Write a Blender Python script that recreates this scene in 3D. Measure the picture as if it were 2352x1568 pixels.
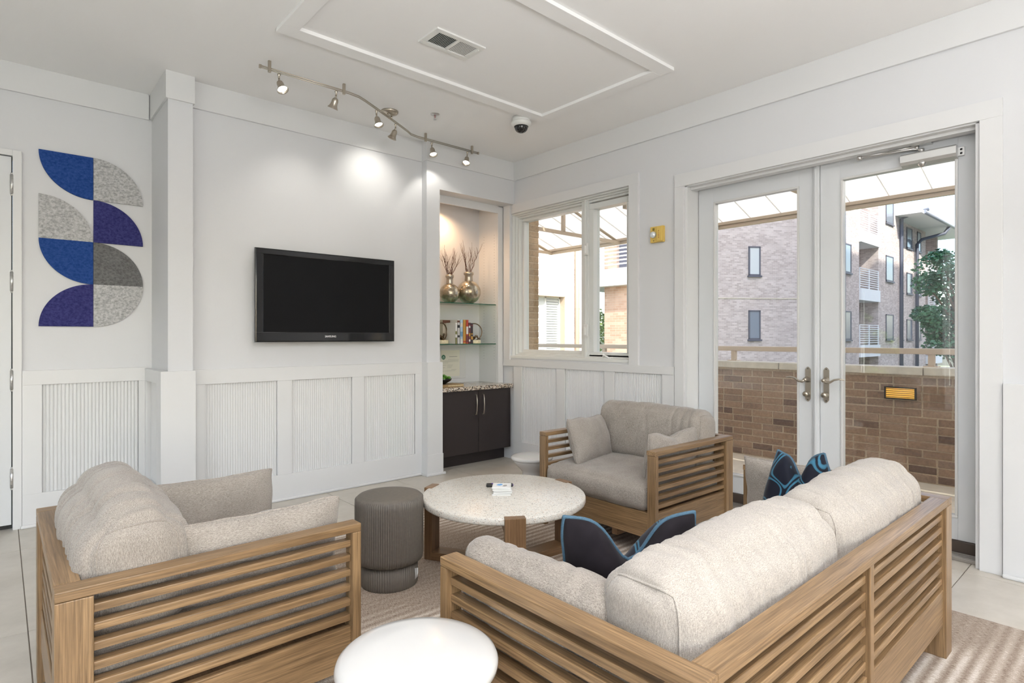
import bpy, bmesh, math, random
from mathutils import Vector, Matrix, noise
PI = math.pi
S = bpy.context.scene
COL = S.collection
for o in list(bpy.data.objects): bpy.data.objects.remove(o, do_unlink=True)

# ------------------------------------------------------------------ camera
cam = bpy.data.cameras.new('camera'); camo = bpy.data.objects.new('camera', cam); COL.objects.link(camo)
camo.location = (0, 0, 1.25); camo.rotation_euler = (PI/2, 0, -math.radians(41.58))
cam.sensor_width = 36; cam.lens = 1326/2352*36; cam.shift_y = -0.00425; cam.clip_start = .02; cam.clip_end = 400
S.camera = camo
# ------------------------------------------------------------------ exposure
S.view_settings.view_transform = 'Standard'; S.view_settings.look = 'None'
S.view_settings.gamma = 1; S.view_settings.use_curve_mapping = False
S.view_settings.exposure = -0.05
# ------------------------------------------------------------------ sky
W = bpy.data.worlds.new('sky'); S.world = W; W.use_nodes = True
wn = W.node_tree; wn.nodes.clear()
sky = wn.nodes.new('ShaderNodeTexSky'); sky.sky_type = 'NISHITA'; sky.sun_disc = False
sky.sun_elevation = math.radians(42); sky.sun_rotation = math.radians(195); sky.air_density = 1.0; sky.dust_density = 2.5; sky.ozone_density = 1.0
bg = wn.nodes.new('ShaderNodeBackground'); bg.inputs['Strength'].default_value = 0.80
wo = wn.nodes.new('ShaderNodeOutputWorld')
wn.links.new(sky.outputs[0], bg.inputs[0]); wn.links.new(bg.outputs[0], wo.inputs[0])
# ------------------------------------------------------------------ lights
def light(name, kind, loc, energy, color=(1, 1, 1), rot=(0, 0, 0), **kw):
    l = bpy.data.lights.new(name, kind); l.energy = energy; l.color = color
    for k, v in kw.items(): setattr(l, k, v)
    o = bpy.data.objects.new(name, l); COL.objects.link(o); o.location = loc; o.rotation_euler = rot
    return o
def aim(o, target):
    d = Vector(target)-o.location; o.rotation_euler = d.to_track_quat('-Z', 'Y').to_euler()
sun = light('sun', 'SUN', (0, -10, 20), 7.5, (1.0, .95, .87), angle=math.radians(.6))
aim(sun, Vector((0, -10, 20))+Vector((.30, .72, -.72)))
# unseen area lamps added under the ceiling to fill the dim room
light('ceiling_fill_light', 'AREA', (-.9, -.6, 2.98), 8, (.98, .985, 1.0), shape='RECTANGLE', size=2.6, size_y=2.2)
light('ceiling_fill_light', 'AREA', (1.6, 1.4, 2.99), 5, (.98, .985, 1.0), shape='RECTANGLE', size=2.2, size_y=1.2)
ul = light('fill_uplight', 'AREA', (.5, -.9, 1.9), 215, (.98, .98, 1.0), shape='DISK', size=1.9)  # upward lamp added behind the camera to brighten the ceiling
ul.rotation_euler = (PI, 0, 0)
# added area lamps, standing in for daylight from the unseen windows
wl = light('back_window_fill', 'AREA', (-.6, -3.3, 1.7), 34, (.93, .96, 1.0), shape='RECTANGLE', size=4.0, size_y=2.2)
wl.rotation_euler = (math.radians(90), 0, 0)
wl2 = light('side_window_fill', 'AREA', (-2.85, .6, 1.6), 14, (.93, .96, 1.0), shape='RECTANGLE', size=3.4, size_y=1.9)
wl2.rotation_euler = (math.radians(90), 0, math.radians(-90))

# ================================================================== helpers
def tag(o, label=None, cat=None, group=None, kind=None):
    if label: o['label'] = label
    if cat: o['category'] = cat
    if group: o['group'] = group
    if kind: o['kind'] = kind
    return o
def empty(name, loc, rz=0, label=None, cat=None, group=None, kind=None):
    o = bpy.data.objects.new(name, None); COL.objects.link(o); o.location = loc; o.rotation_euler = (0, 0, rz)
    o.empty_display_size = .05
    return tag(o, label, cat, group, kind)
def copy_tree(o, parent=None):
    c = o.copy(); COL.objects.link(c)
    if parent: c.parent = parent
    for ch in list(o.children): copy_tree(ch, c)
    return c
def link(name, me, mats, parent=None, loc=(0, 0, 0), rot=(0, 0, 0), smooth=False):
    if not isinstance(mats, (list, tuple)): mats = [mats]
    for m in mats:
        if me.materials.find(m.name) < 0 or len(me.materials) < len(mats): me.materials.append(m)
    if smooth:
        for p in me.polygons: p.use_smooth = True
    o = bpy.data.objects.new(name, me); COL.objects.link(o)
    if parent: o.parent = parent
    o.location = loc; o.rotation_euler = rot
    return o
class MB:
    """collects boxes, tubes and lathes and builds them as one mesh object"""
    def __init__(s): s.bm = bmesh.new()
    def box(s, x0, x1, y0, y1, z0, z1, bev=0, mi=0):
        if x0 > x1: x0, x1 = x1, x0
        if y0 > y1: y0, y1 = y1, y0
        if z0 > z1: z0, z1 = z1, z0
        v = [s.bm.verts.new(p) for p in ((x0,y0,z0),(x1,y0,z0),(x1,y1,z0),(x0,y1,z0),(x0,y0,z1),(x1,y0,z1),(x1,y1,z1),(x0,y1,z1))]
        fs = [s.bm.faces.new([v[i] for i in q]) for q in ((0,3,2,1),(4,5,6,7),(0,1,5,4),(1,2,6,5),(2,3,7,6),(3,0,4,7))]
        for f in fs: f.material_index = mi
        if bev > 0:
            es = list({e for f in fs for e in f.edges})
            r = bmesh.ops.bevel(s.bm, geom=es, offset=min(bev, (x1-x0)*.45, (y1-y0)*.45, (z1-z0)*.45), segments=2, profile=.6, affect='EDGES')
            for f in r['faces']: f.material_index = mi
        return s
    def prism(s, pts, h, axis='z', off=0, mi=0):
        """extrude polygon pts (2D) by h along axis from off"""
        def P(a, b, c):
            return {'z': (a, b, c), 'y': (a, c, b), 'x': (c, a, b)}[axis]
        lo = [s.bm.verts.new(P(a, b, off)) for a, b in pts]; hi = [s.bm.verts.new(P(a, b, off+h)) for a, b in pts]
        n = len(pts)
        f = [s.bm.faces.new(lo[::-1]), s.bm.faces.new(hi)]
        f += [s.bm.faces.new((lo[i], lo[(i+1) % n], hi[(i+1) % n], hi[i])) for i in range(n)]
        for q in f: q.material_index = mi
        return s
    def tube(s, pts, r, n=10, cap=True, mi=0, closed=False):
        pts = [Vector(p) for p in pts]; rs = r if isinstance(r, (list, tuple)) else [r]*len(pts)
        rings = []; up = Vector((0, 0, 1)); m = len(pts); prev = None
        for i, p in enumerate(pts):
            if closed: d = pts[(i+1) % m]-pts[i-1]
            else: d = (pts[min(i+1, m-1)]-pts[max(i-1, 0)])
            d.normalize()
            if prev is None:
                a = d.cross(up)
                if a.length < .05: a = d.cross(Vector((1, 0, 0)))
            else:
                a = prev-d*prev.dot(d)
                if a.length < 1e-4: a = d.cross(up)
            a.normalize(); prev = a; b = d.cross(a)
            rings.append([s.bm.verts.new(p+(a*math.cos(2*PI*k/n)+b*math.sin(2*PI*k/n))*rs[i]) for k in range(n)])
        R = range(m if closed else m-1)
        for i in R:
            A, B = rings[i], rings[(i+1) % m]
            for k in range(n):
                f = s.bm.faces.new((A[k], A[(k+1) % n], B[(k+1) % n], B[k])); f.material_index = mi; f.smooth = True
        if cap and not closed:
            s.bm.faces.new(rings[0][::-1]).material_index = mi; s.bm.faces.new(rings[-1]).material_index = mi
        return s
    def lathe(s, prof, n=48, c=(0, 0, 0), mi=0, mod=None, axis=None):
        """prof: list (r,z); axis: optional Matrix to orient"""
        rings = []
        for r, z in prof:
            ring = []
            for k in range(n):
                a = 2*PI*k/n; rr = r*(mod(a, r, z) if mod else 1)
                p = Vector((rr*math.cos(a), rr*math.sin(a), z))
                if axis is not None: p = axis @ p
                ring.append(s.bm.verts.new(p+Vector(c)))
            rings.append(ring)
        for A, B in zip(rings, rings[1:]):
            for k in range(n):
                f = s.bm.faces.new((A[k], A[(k+1) % n], B[(k+1) % n], B[k])); f.smooth = True; f.material_index = mi
        if prof[0][0] > 1e-5: s.bm.faces.new(rings[0][::-1]).material_index = mi
        if prof[-1][0] > 1e-5: s.bm.faces.new(rings[-1]).material_index = mi
        return s
    def quad(s, pts, mi=0):
        s.bm.faces.new([s.bm.verts.new(p) for p in pts]).material_index = mi; return s
    def build(s, name, mats, parent=None, loc=(0, 0, 0), rot=(0, 0, 0), smooth=None, norm=True):
        if norm: bmesh.ops.recalc_face_normals(s.bm, faces=s.bm.faces)
        me = bpy.data.meshes.new(name); s.bm.to_mesh(me); s.bm.free()
        return link(name, me, mats, parent, loc, rot, smooth=bool(smooth))
def autosmooth(o, ang=35):
    me = o.data
    for p in me.polygons: p.use_smooth = True
    try: me.set_sharp_from_angle(angle=math.radians(ang))
    except Exception: pass
    return o
def text(name, body, size, m, parent, loc, rot, ext=.0008, sx=1.0, align='CENTER'):
    c = bpy.data.curves.new(name, 'FONT'); c.body = body; c.size = size; c.extrude = ext; c.align_x = align; c.align_y = 'CENTER'
    c.resolution_u = 2; c.offset = size*.012
    t = bpy.data.objects.new(name, c); COL.objects.link(t)
    dg = bpy.context.evaluated_depsgraph_get(); me = bpy.data.meshes.new_from_object(t.evaluated_get(dg))
    bpy.data.objects.remove(t); me.name = name
    o = link(name, me, m, parent, loc, rot); o.scale = (sx, 1, 1)
    return o

# ================================================================== materials
MATS = {}
def nt(name):
    m = bpy.data.materials.new(name); m.use_nodes = True; MATS[name] = m
    t = m.node_tree; b = t.nodes['Principled BSDF']
    return m, t, b
def mat(name, c, rough=.5, metal=0, spec=.5, emit=None, es=0, coat=0, noise_amt=0, nscale=20, bump=0, bscale=60, sheen=0):
    m, t, b = nt(name)
    b.inputs['Base Color'].default_value = (*c, 1); b.inputs['Roughness'].default_value = rough
    b.inputs['Metallic'].default_value = metal; b.inputs['Specular IOR Level'].default_value = spec
    b.inputs['Coat Weight'].default_value = coat; b.inputs['Sheen Weight'].default_value = sheen
    if emit: b.inputs['Emission Color'].default_value = (*emit, 1); b.inputs['Emission Strength'].default_value = es
    N = t.nodes; L = t.links
    if noise_amt or bump:
        tc = N.new('ShaderNodeTexCoord')
    if noise_amt:
        n = N.new('ShaderNodeTexNoise'); n.inputs['Scale'].default_value = nscale; n.inputs['Detail'].default_value = 5
        L.new(tc.outputs['Object'], n.inputs['Vector'])
        r = N.new('ShaderNodeValToRGB'); r.color_ramp.elements[0].position = .3; r.color_ramp.elements[1].position = .7
        r.color_ramp.elements[0].color = (*[max(0, x*(1-noise_amt)) for x in c], 1); r.color_ramp.elements[1].color = (*[min(1, x*(1+noise_amt)) for x in c], 1)
        L.new(n.outputs['Fac'], r.inputs['Fac']); L.new(r.outputs['Color'], b.inputs['Base Color'])
    if bump:
        n2 = N.new('ShaderNodeTexNoise'); n2.inputs['Scale'].default_value = bscale; n2.inputs['Detail'].default_value = 4
        L.new(tc.outputs['Object'], n2.inputs['Vector'])
        bp = N.new('ShaderNodeBump'); bp.inputs['Strength'].default_value = bump; bp.inputs['Distance'].default_value = .002
        L.new(n2.outputs['Fac'], bp.inputs['Height']); L.new(bp.outputs['Normal'], b.inputs['Normal'])
    return m
def ramp(t, stops):
    r = t.nodes.new('ShaderNodeValToRGB'); e = r.color_ramp.elements
    while len(e) < len(stops): e.new(.5)
    for q, (p, c) in zip(e, stops): q.position = p; q.color = (*c, 1)
    return r
def mapping(t, scale, src='Object', rnd=False):
    tc = t.nodes.new('ShaderNodeTexCoord'); mp = t.nodes.new('ShaderNodeMapping'); mp.inputs['Scale'].default_value = scale
    t.links.new(tc.outputs[src], mp.inputs['Vector'])
    if rnd:
        oi = t.nodes.new('ShaderNodeObjectInfo'); mu = t.nodes.new('ShaderNodeMath'); mu.operation = 'MULTIPLY'; mu.inputs[1].default_value = 37
        t.links.new(oi.outputs['Random'], mu.inputs[0])
        cb = t.nodes.new('ShaderNodeCombineXYZ')
        for i in range(3): t.links.new(mu.outputs[0], cb.inputs[i])
        t.links.new(cb.outputs[0], mp.inputs['Location'])
    return mp.outputs['Vector']
def wood(name, axis, light=(.375, .245, .130), dark=(.135, .083, .040)):
    m, t, b = nt(name); L = t.links
    sc = [210, 210, 210]; sc[axis] = 5
    v = mapping(t, sc, rnd=True)
    n = t.nodes.new('ShaderNodeTexNoise'); n.inputs['Scale'].default_value = 1.0; n.inputs['Detail'].default_value = 7; n.inputs['Roughness'].default_value = .62; n.inputs['Distortion'].default_value = .3
    L.new(v, n.inputs['Vector'])
    sc2 = [22, 22, 22]; sc2[axis] = 1.2
    v2 = mapping(t, sc2, rnd=True); n2 = t.nodes.new('ShaderNodeTexNoise'); n2.inputs['Scale'].default_value = 1.2; n2.inputs['Detail'].default_value = 3
    L.new(v2, n2.inputs['Vector'])
    r = ramp(t, [(.30, dark), (.5, tuple((a+c)/2 for a, c in zip(light, dark))), (.68, light)]); L.new(n.outputs['Fac'], r.inputs['Fac'])
    mx = t.nodes.new('ShaderNodeMix'); mx.data_type = 'RGBA'; mx.blend_type = 'MULTIPLY'; mx.inputs[0].default_value = .8
    r2 = ramp(t, [(.3, (.66, .60, .54)), (.7, (1.15, 1.12, 1.08))]); L.new(n2.outputs['Fac'], r2.inputs['Fac'])
    L.new(r.outputs[0], mx.inputs[6]); L.new(r2.outputs[0], mx.inputs[7]); L.new(mx.outputs[2], b.inputs['Base Color'])
    b.inputs['Roughness'].default_value = .36
    bp = t.nodes.new('ShaderNodeBump'); bp.inputs['Strength'].default_value = .25; bp.inputs['Distance'].default_value = .001
    L.new(n.outputs['Fac'], bp.inputs['Height']); L.new(bp.outputs['Normal'], b.inputs['Normal'])
    return m
def fabric(name, a, c, rnd=True, scale=1.0):
    m, t, b = nt(name); L = t.links
    def nz(s, det):
        n = t.nodes.new('ShaderNodeTexNoise'); n.inputs['Scale'].default_value = 1; n.inputs['Detail'].default_value = det
        L.new(mapping(t, s, rnd=rnd), n.inputs['Vector']); return n
    n1 = nz((620*scale, 620*scale, 110*scale), 2); n2 = nz((110*scale, 620*scale, 620*scale), 2); n3 = nz((9, 9, 9), 2)
    ad = t.nodes.new('ShaderNodeMath'); ad.operation = 'ADD'; L.new(n1.outputs['Fac'], ad.inputs[0]); L.new(n2.outputs['Fac'], ad.inputs[1])
    a2 = t.nodes.new('ShaderNodeMath'); a2.operation = 'MULTIPLY_ADD'; a2.inputs[1].default_value = .25; L.new(n3.outputs['Fac'], a2.inputs[0]); L.new(ad.outputs[0], a2.inputs[2])
    sc = t.nodes.new('ShaderNodeMath'); sc.operation = 'MULTIPLY'; sc.inputs[1].default_value = .444; L.new(a2.outputs[0], sc.inputs[0])
    r = ramp(t, [(.38, c), (.62, a)]); L.new(sc.outputs[0], r.inputs['Fac']); L.new(r.outputs[0], b.inputs['Base Color'])
    b.inputs['Roughness'].default_value = .95; b.inputs['Specular IOR Level'].default_value = .15; b.inputs['Sheen Weight'].default_value = .25
    bp = t.nodes.new('ShaderNodeBump'); bp.inputs['Strength'].default_value = .5; bp.inputs['Distance'].default_value = .0015
    L.new(ad.outputs[0], bp.inputs['Height']); L.new(bp.outputs['Normal'], b.inputs['Normal'])
    return m
WALL = mat('wall_paint', (.685, .69, .705), .55, spec=.3, bump=.15, bscale=250)
TRIM = mat('trim_paint', (.71, .712, .715), .38, spec=.4, bump=.05, bscale=120)
CEIL = mat('ceiling_paint', (.89, .885, .88), .8, spec=.2, bump=.1, bscale=200)
DOORP = mat('door_paint', (.66, .675, .69), .35, spec=.4)
VINYL = mat('window_vinyl', (.73, .74, .72), .35)
WX, WY, WZ = wood('oak_grain_x', 0), wood('oak_grain_y', 1), wood('oak_grain_z', 2)
DWX, DWY, DWZ = [wood('brown_oak_grain_'+'xyz'[i], i, (.30, .185, .10), (.15, .085, .042)) for i in range(3)]
FAB = fabric('grey_linen', (.43, .383, .338), (.20, .176, .156))
FAB_LIT = fabric('lit_linen', (.51, .468, .42), (.295, .268, .242))  # same linen as the chairs, its colour lightened for the brighter light on the sofa
VELVET = mat('navy_velvet', (.014, .0115, .0145), .85, spec=.12, sheen=.05, noise_amt=.4, nscale=12)
TEAL = mat('teal_cord', (.042, .10, .155), .7, sheen=.1, noise_amt=.25, nscale=300)
CHROME = mat('brushed_nickel', (.50, .45, .38), .32, 1)
STEEL = mat('satin_steel', (.62, .61, .60), .3, 1)
ALU = mat('silver_paint', (.62, .62, .61), .38, .6)
BLACKG = mat('gloss_black', (.006, .006, .007), .07, spec=.6)
SCREEN = mat('tv_screen', (.003, .003, .0035), .30, spec=.18)
BLACKM = mat('matte_black', (.02, .02, .02), .5)
WHITE = mat('white_enamel', (.64, .637, .625), .16, spec=.5, coat=.4)
WPLAS = mat('white_plastic', (.78, .78, .76), .35)
TAUPE = mat('taupe_stone', (.135, .118, .10), .5, spec=.4, noise_amt=.08, nscale=60)
ESPRESSO = mat('espresso_laminate', (.028, .021, .021), .42, noise_amt=.12, nscale=400)
BRONZE = mat('bronze_metal', (.20, .145, .095), .35, 1)
GREEN = mat('succulent_green', (.10, .28, .03), .5, noise_amt=.4, nscale=60)
PAPER = mat('certificate_paper', (.72, .70, .60), .6)
MARBLE = mat('cream_marble', (.74, .66, .45), .35, noise_amt=.22, nscale=45)
PLASTIC_Y = mat('yellow_plastic', (.72, .50, .12), .4)
INKR = mat('red_ink', (.30, .05, .02), .6)
TANM = mat('tan_steel_paint', (.58, .45, .33), .5)
BROWNK = mat('brown_weatherstrip', (.07, .052, .042), .5)
THRESH = mat('threshold_aluminium', (.42, .40, .38), .4, .8)
CAP = mat('limestone_cap', (.62, .55, .44), .8, noise_amt=.1, nscale=14, bump=.2)
PATIO = mat('patio_concrete', (.62, .54, .43), .85, noise_amt=.12, nscale=5, bump=.2)
MORTAR = mat('mortar', (.52, .40, .28), .95, noise_amt=.15, nscale=60, bump=.3)
SILVERT = mat('white_print', (.85, .85, .85), .4)
GOLDGL = None
def mercury():
    m, t, b = nt('mercury_glass'); L = t.links
    n = t.nodes.new('ShaderNodeTexNoise'); n.inputs['Scale'].default_value = 9; n.inputs['Detail'].default_value = 6; n.inputs['Distortion'].default_value = 1.2
    L.new(mapping(t, (1, 1, 1)), n.inputs['Vector'])
    r = ramp(t, [(.35, (.30, .24, .16)), (.6, (.62, .57, .47))]); L.new(n.outputs['Fac'], r.inputs['Fac']); L.new(r.outputs[0], b.inputs['Base Color'])
    b.inputs['Metallic'].default_value = .9; b.inputs['Roughness'].default_value = .2
    return m
MERC = mercury()
def pane_glass(name, tint=(.97, .99, .985), ior=1.65, rough=0.0):
    m = bpy.data.materials.new(name); m.use_nodes = True; t = m.node_tree; t.nodes.clear(); L = t.links
    o = t.nodes.new('ShaderNodeOutputMaterial'); tr = t.nodes.new('ShaderNodeBsdfTransparent'); tr.inputs[0].default_value = (*tint, 1)
    g = t.nodes.new('ShaderNodeBsdfGlossy'); g.inputs['Roughness'].default_value = rough
    f = t.nodes.new('ShaderNodeFresnel'); ge = t.nodes.new('ShaderNodeNewGeometry'); io = t.nodes.new('ShaderNodeMath'); io.operation = 'MULTIPLY_ADD'
    io.inputs[1].default_value = 1/ior-ior; io.inputs[2].default_value = ior; L.new(ge.outputs['Backfacing'], io.inputs[0]); L.new(io.outputs[0], f.inputs[0])
    mx = t.nodes.new('ShaderNodeMixShader'); L.new(f.outputs[0], mx.inputs[0]); L.new(tr.outputs[0], mx.inputs[1]); L.new(g.outputs[0], mx.inputs[2]); L.new(mx.outputs[0], o.inputs[0])
    return m
GLASS = pane_glass('window_glass')
SHELFG = pane_glass('shelf_glass', (.80, .93, .87))
EDGEG = mat('green_glass_edge', (.01, .09, .05), .15)
DOME = mat('smoked_dome', (.01, .01, .012), .05, spec=.8)
def brick_mat(name, cols, mort, bw=.2, bh=.0667, msz=.010, rough=.9, bump=.6):
    m, t, b = nt(name); L = t.links
    tc = t.nodes.new('ShaderNodeTexCoord'); sp = t.nodes.new('ShaderNodeSeparateXYZ'); L.new(tc.outputs['Object'], sp.inputs[0])
    ad = t.nodes.new('ShaderNodeMath'); ad.operation = 'ADD'; L.new(sp.outputs[0], ad.inputs[0]); L.new(sp.outputs[1], ad.inputs[1])
    cb = t.nodes.new('ShaderNodeCombineXYZ'); L.new(ad.outputs[0], cb.inputs[0]); L.new(sp.outputs[2], cb.inputs[1])
    br = t.nodes.new('ShaderNodeTexBrick'); br.inputs['Scale'].default_value = 1; br.inputs['Brick Width'].default_value = bw; br.inputs['Row Height'].default_value = bh
    br.inputs['Mortar Size'].default_value = msz*.5; br.inputs['Mortar Smooth'].default_value = .2; br.inputs['Bias'].default_value = 0
    br.inputs['Color1'].default_value = (*cols[0], 1); br.inputs['Color2'].default_value = (*cols[1], 1); br.inputs['Mortar'].default_value = (*mort, 1)
    L.new(cb.outputs[0], br.inputs['Vector'])
    n = t.nodes.new('ShaderNodeTexNoise'); n.inputs['Scale'].default_value = 1.3; n.inputs['Detail'].default_value = 6; L.new(cb.outputs[0], n.inputs['Vector'])
    mx = t.nodes.new('ShaderNodeMix'); mx.data_type = 'RGBA'; mx.blend_type = 'MULTIPLY'; mx.inputs[0].default_value = .5
    r = ramp(t, [(.3, (.8, .78, .78)), (.7, (1.1, 1.1, 1.1))]); L.new(n.outputs['Fac'], r.inputs['Fac']); L.new(br.outputs['Color'], mx.inputs[6]); L.new(r.outputs[0], mx.inputs[7])
    L.new(mx.outputs[2], b.inputs['Base Color']); b.inputs['Roughness'].default_value = rough
    bp = t.nodes.new('ShaderNodeBump'); bp.inputs['Strength'].default_value = bump; bp.inputs['Distance'].default_value = .01; bp.invert = True
    L.new(br.outputs['Fac'], bp.inputs['Height']); L.new(bp.outputs['Normal'], b.inputs['Normal'])
    return m
FARBRICK = brick_mat('far_brick', ((.46, .37, .34), (.68, .575, .54)), (.68, .62, .58))
FARORANGE = brick_mat('far_orange_brick', ((.55, .36, .25), (.72, .52, .39)), (.68, .56, .45))
def piece_brick(name, stops):
    m, t, b = nt(name); L = t.links
    oi = t.nodes.new('ShaderNodeObjectInfo'); r = ramp(t, stops); L.new(oi.outputs['Random'], r.inputs['Fac'])
    n = t.nodes.new('ShaderNodeTexNoise'); n.inputs['Scale'].default_value = 40; n.inputs['Detail'].default_value = 6; n.inputs['Roughness'].default_value = .7
    L.new(mapping(t, (1, 1, 1), rnd=True), n.inputs['Vector'])
    r2 = ramp(t, [(.3, (.6, .57, .55)), (.72, (1.35, 1.3, 1.25))]); L.new(n.outputs['Fac'], r2.inputs['Fac'])
    mx = t.nodes.new('ShaderNodeMix'); mx.data_type = 'RGBA'; mx.blend_type = 'MULTIPLY'; mx.inputs[0].default_value = .8
    L.new(r.outputs[0], mx.inputs[6]); L.new(r2.outputs[0], mx.inputs[7]); L.new(mx.outputs[2], b.inputs['Base Color'])
    b.inputs['Roughness'].default_value = .9
    bp = t.nodes.new('ShaderNodeBump'); bp.inputs['Strength'].default_value = .6; bp.inputs['Distance'].default_value = .004
    L.new(n.outputs['Fac'], bp.inputs['Height']); L.new(bp.outputs['Normal'], b.inputs['Normal'])
    return m
NEARBRICK = piece_brick('brown_brick', [(0, (.15, .10, .08)), (.15, (.28, .185, .13)), (.6, (.37, .25, .17)), (1, (.29, .205, .155))])
PIERBRICK = piece_brick('tan_brick', [(0, (.38, .27, .17)), (.5, (.48, .35, .22)), (1, (.34, .24, .15))])
def terrazzo():
    m, t, b = nt('terrazzo'); L = t.links
    base = (.74, .71, .65)
    def chips(scale, thr, col, prev, st=(1, 1, 1)):
        vo = t.nodes.new('ShaderNodeTexVoronoi'); vo.inputs['Scale'].default_value = scale; vo.inputs['Randomness'].default_value = 1
        nz = t.nodes.new('ShaderNodeTexNoise'); nz.inputs['Scale'].default_value = scale*1.2; nz.inputs['Detail'].default_value = 1
        v = mapping(t, st); L.new(v, nz.inputs['Vector'])
        mxv = t.nodes.new('ShaderNodeMix'); mxv.data_type = 'RGBA'; mxv.inputs[0].default_value = .04; L.new(v, mxv.inputs[6]); L.new(nz.outputs['Color'], mxv.inputs[7])
        L.new(mxv.outputs[2], vo.inputs['Vector'])
        lt = t.nodes.new('ShaderNodeMath'); lt.operation = 'LESS_THAN'; lt.inputs[1].default_value = thr; L.new(vo.outputs['Distance'], lt.inputs[0])
        sp = t.nodes.new('ShaderNodeSeparateColor'); L.new(vo.outputs['Color'], sp.inputs[0])
        gt = t.nodes.new('ShaderNodeMath'); gt.operation = 'GREATER_THAN'; gt.inputs[1].default_value = .30; L.new(sp.outputs[0], gt.inputs[0])
        mu = t.nodes.new('ShaderNodeMath'); mu.operation = 'MULTIPLY'; L.new(lt.outputs[0], mu.inputs[0]); L.new(gt.outputs[0], mu.inputs[1])
        mx = t.nodes.new('ShaderNodeMix'); mx.data_type = 'RGBA'; L.new(mu.outputs[0], mx.inputs[0]); mx.inputs[7].default_value = (*col, 1)
        if isinstance(prev, tuple): mx.inputs[6].default_value = (*prev, 1)
        else: L.new(prev, mx.inputs[6])
        return mx.outputs[2]
    c = chips(95, .27, (.42, .38, .34), base, (1, .55, 1)); c = chips(80, .26, (.60, .46, .34), c, (.6, 1, 1)); c = chips(90, .23, (.16, .16, .15), c, (1, .55, .8))
    L.new(c, b.inputs['Base Color']); b.inputs['Roughness'].default_value = .3
    return m
TERR = terrazzo()
def granite():
    m, t, b = nt('granite'); L = t.links
    vo = t.nodes.new('ShaderNodeTexVoronoi'); vo.inputs['Scale'].default_value = 130; L.new(mapping(t, (1, 1, 1)), vo.inputs['Vector'])
    sp = t.nodes.new('ShaderNodeSeparateColor'); L.new(vo.outputs['Color'], sp.inputs[0])
    r = ramp(t, [(.0, (.05, .045, .04)), (.25, (.30, .23, .17)), (.5, (.52, .43, .34)), (.8, (.70, .66, .60))]); r.color_ramp.interpolation = 'CONSTANT'
    L.new(sp.outputs[1], r.inputs['Fac']); L.new(r.outputs[0], b.inputs['Base Color']); b.inputs['Roughness'].default_value = .15
    return m
GRAN = granite()
def tile_mat():
    m, t, b = nt('stone_tile'); L = t.links
    n = t.nodes.new('ShaderNodeTexNoise'); n.inputs['Scale'].default_value = 3.5; n.inputs['Detail'].default_value = 8; n.inputs['Roughness'].default_value = .65
    L.new(mapping(t, (1, 1, 1), rnd=True), n.inputs['Vector'])
    r = ramp(t, [(.3, (.47, .43, .37)), (.7, (.60, .555, .49))]); L.new(n.outputs['Fac'], r.inputs['Fac']); L.new(r.outputs[0], b.inputs['Base Color'])
    b.inputs['Roughness'].default_value = .33; b.inputs['Specular IOR Level'].default_value = .4
    return m
TILE = tile_mat()
GROUT = mat('grout', (.20, .17, .14), .9)
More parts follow.
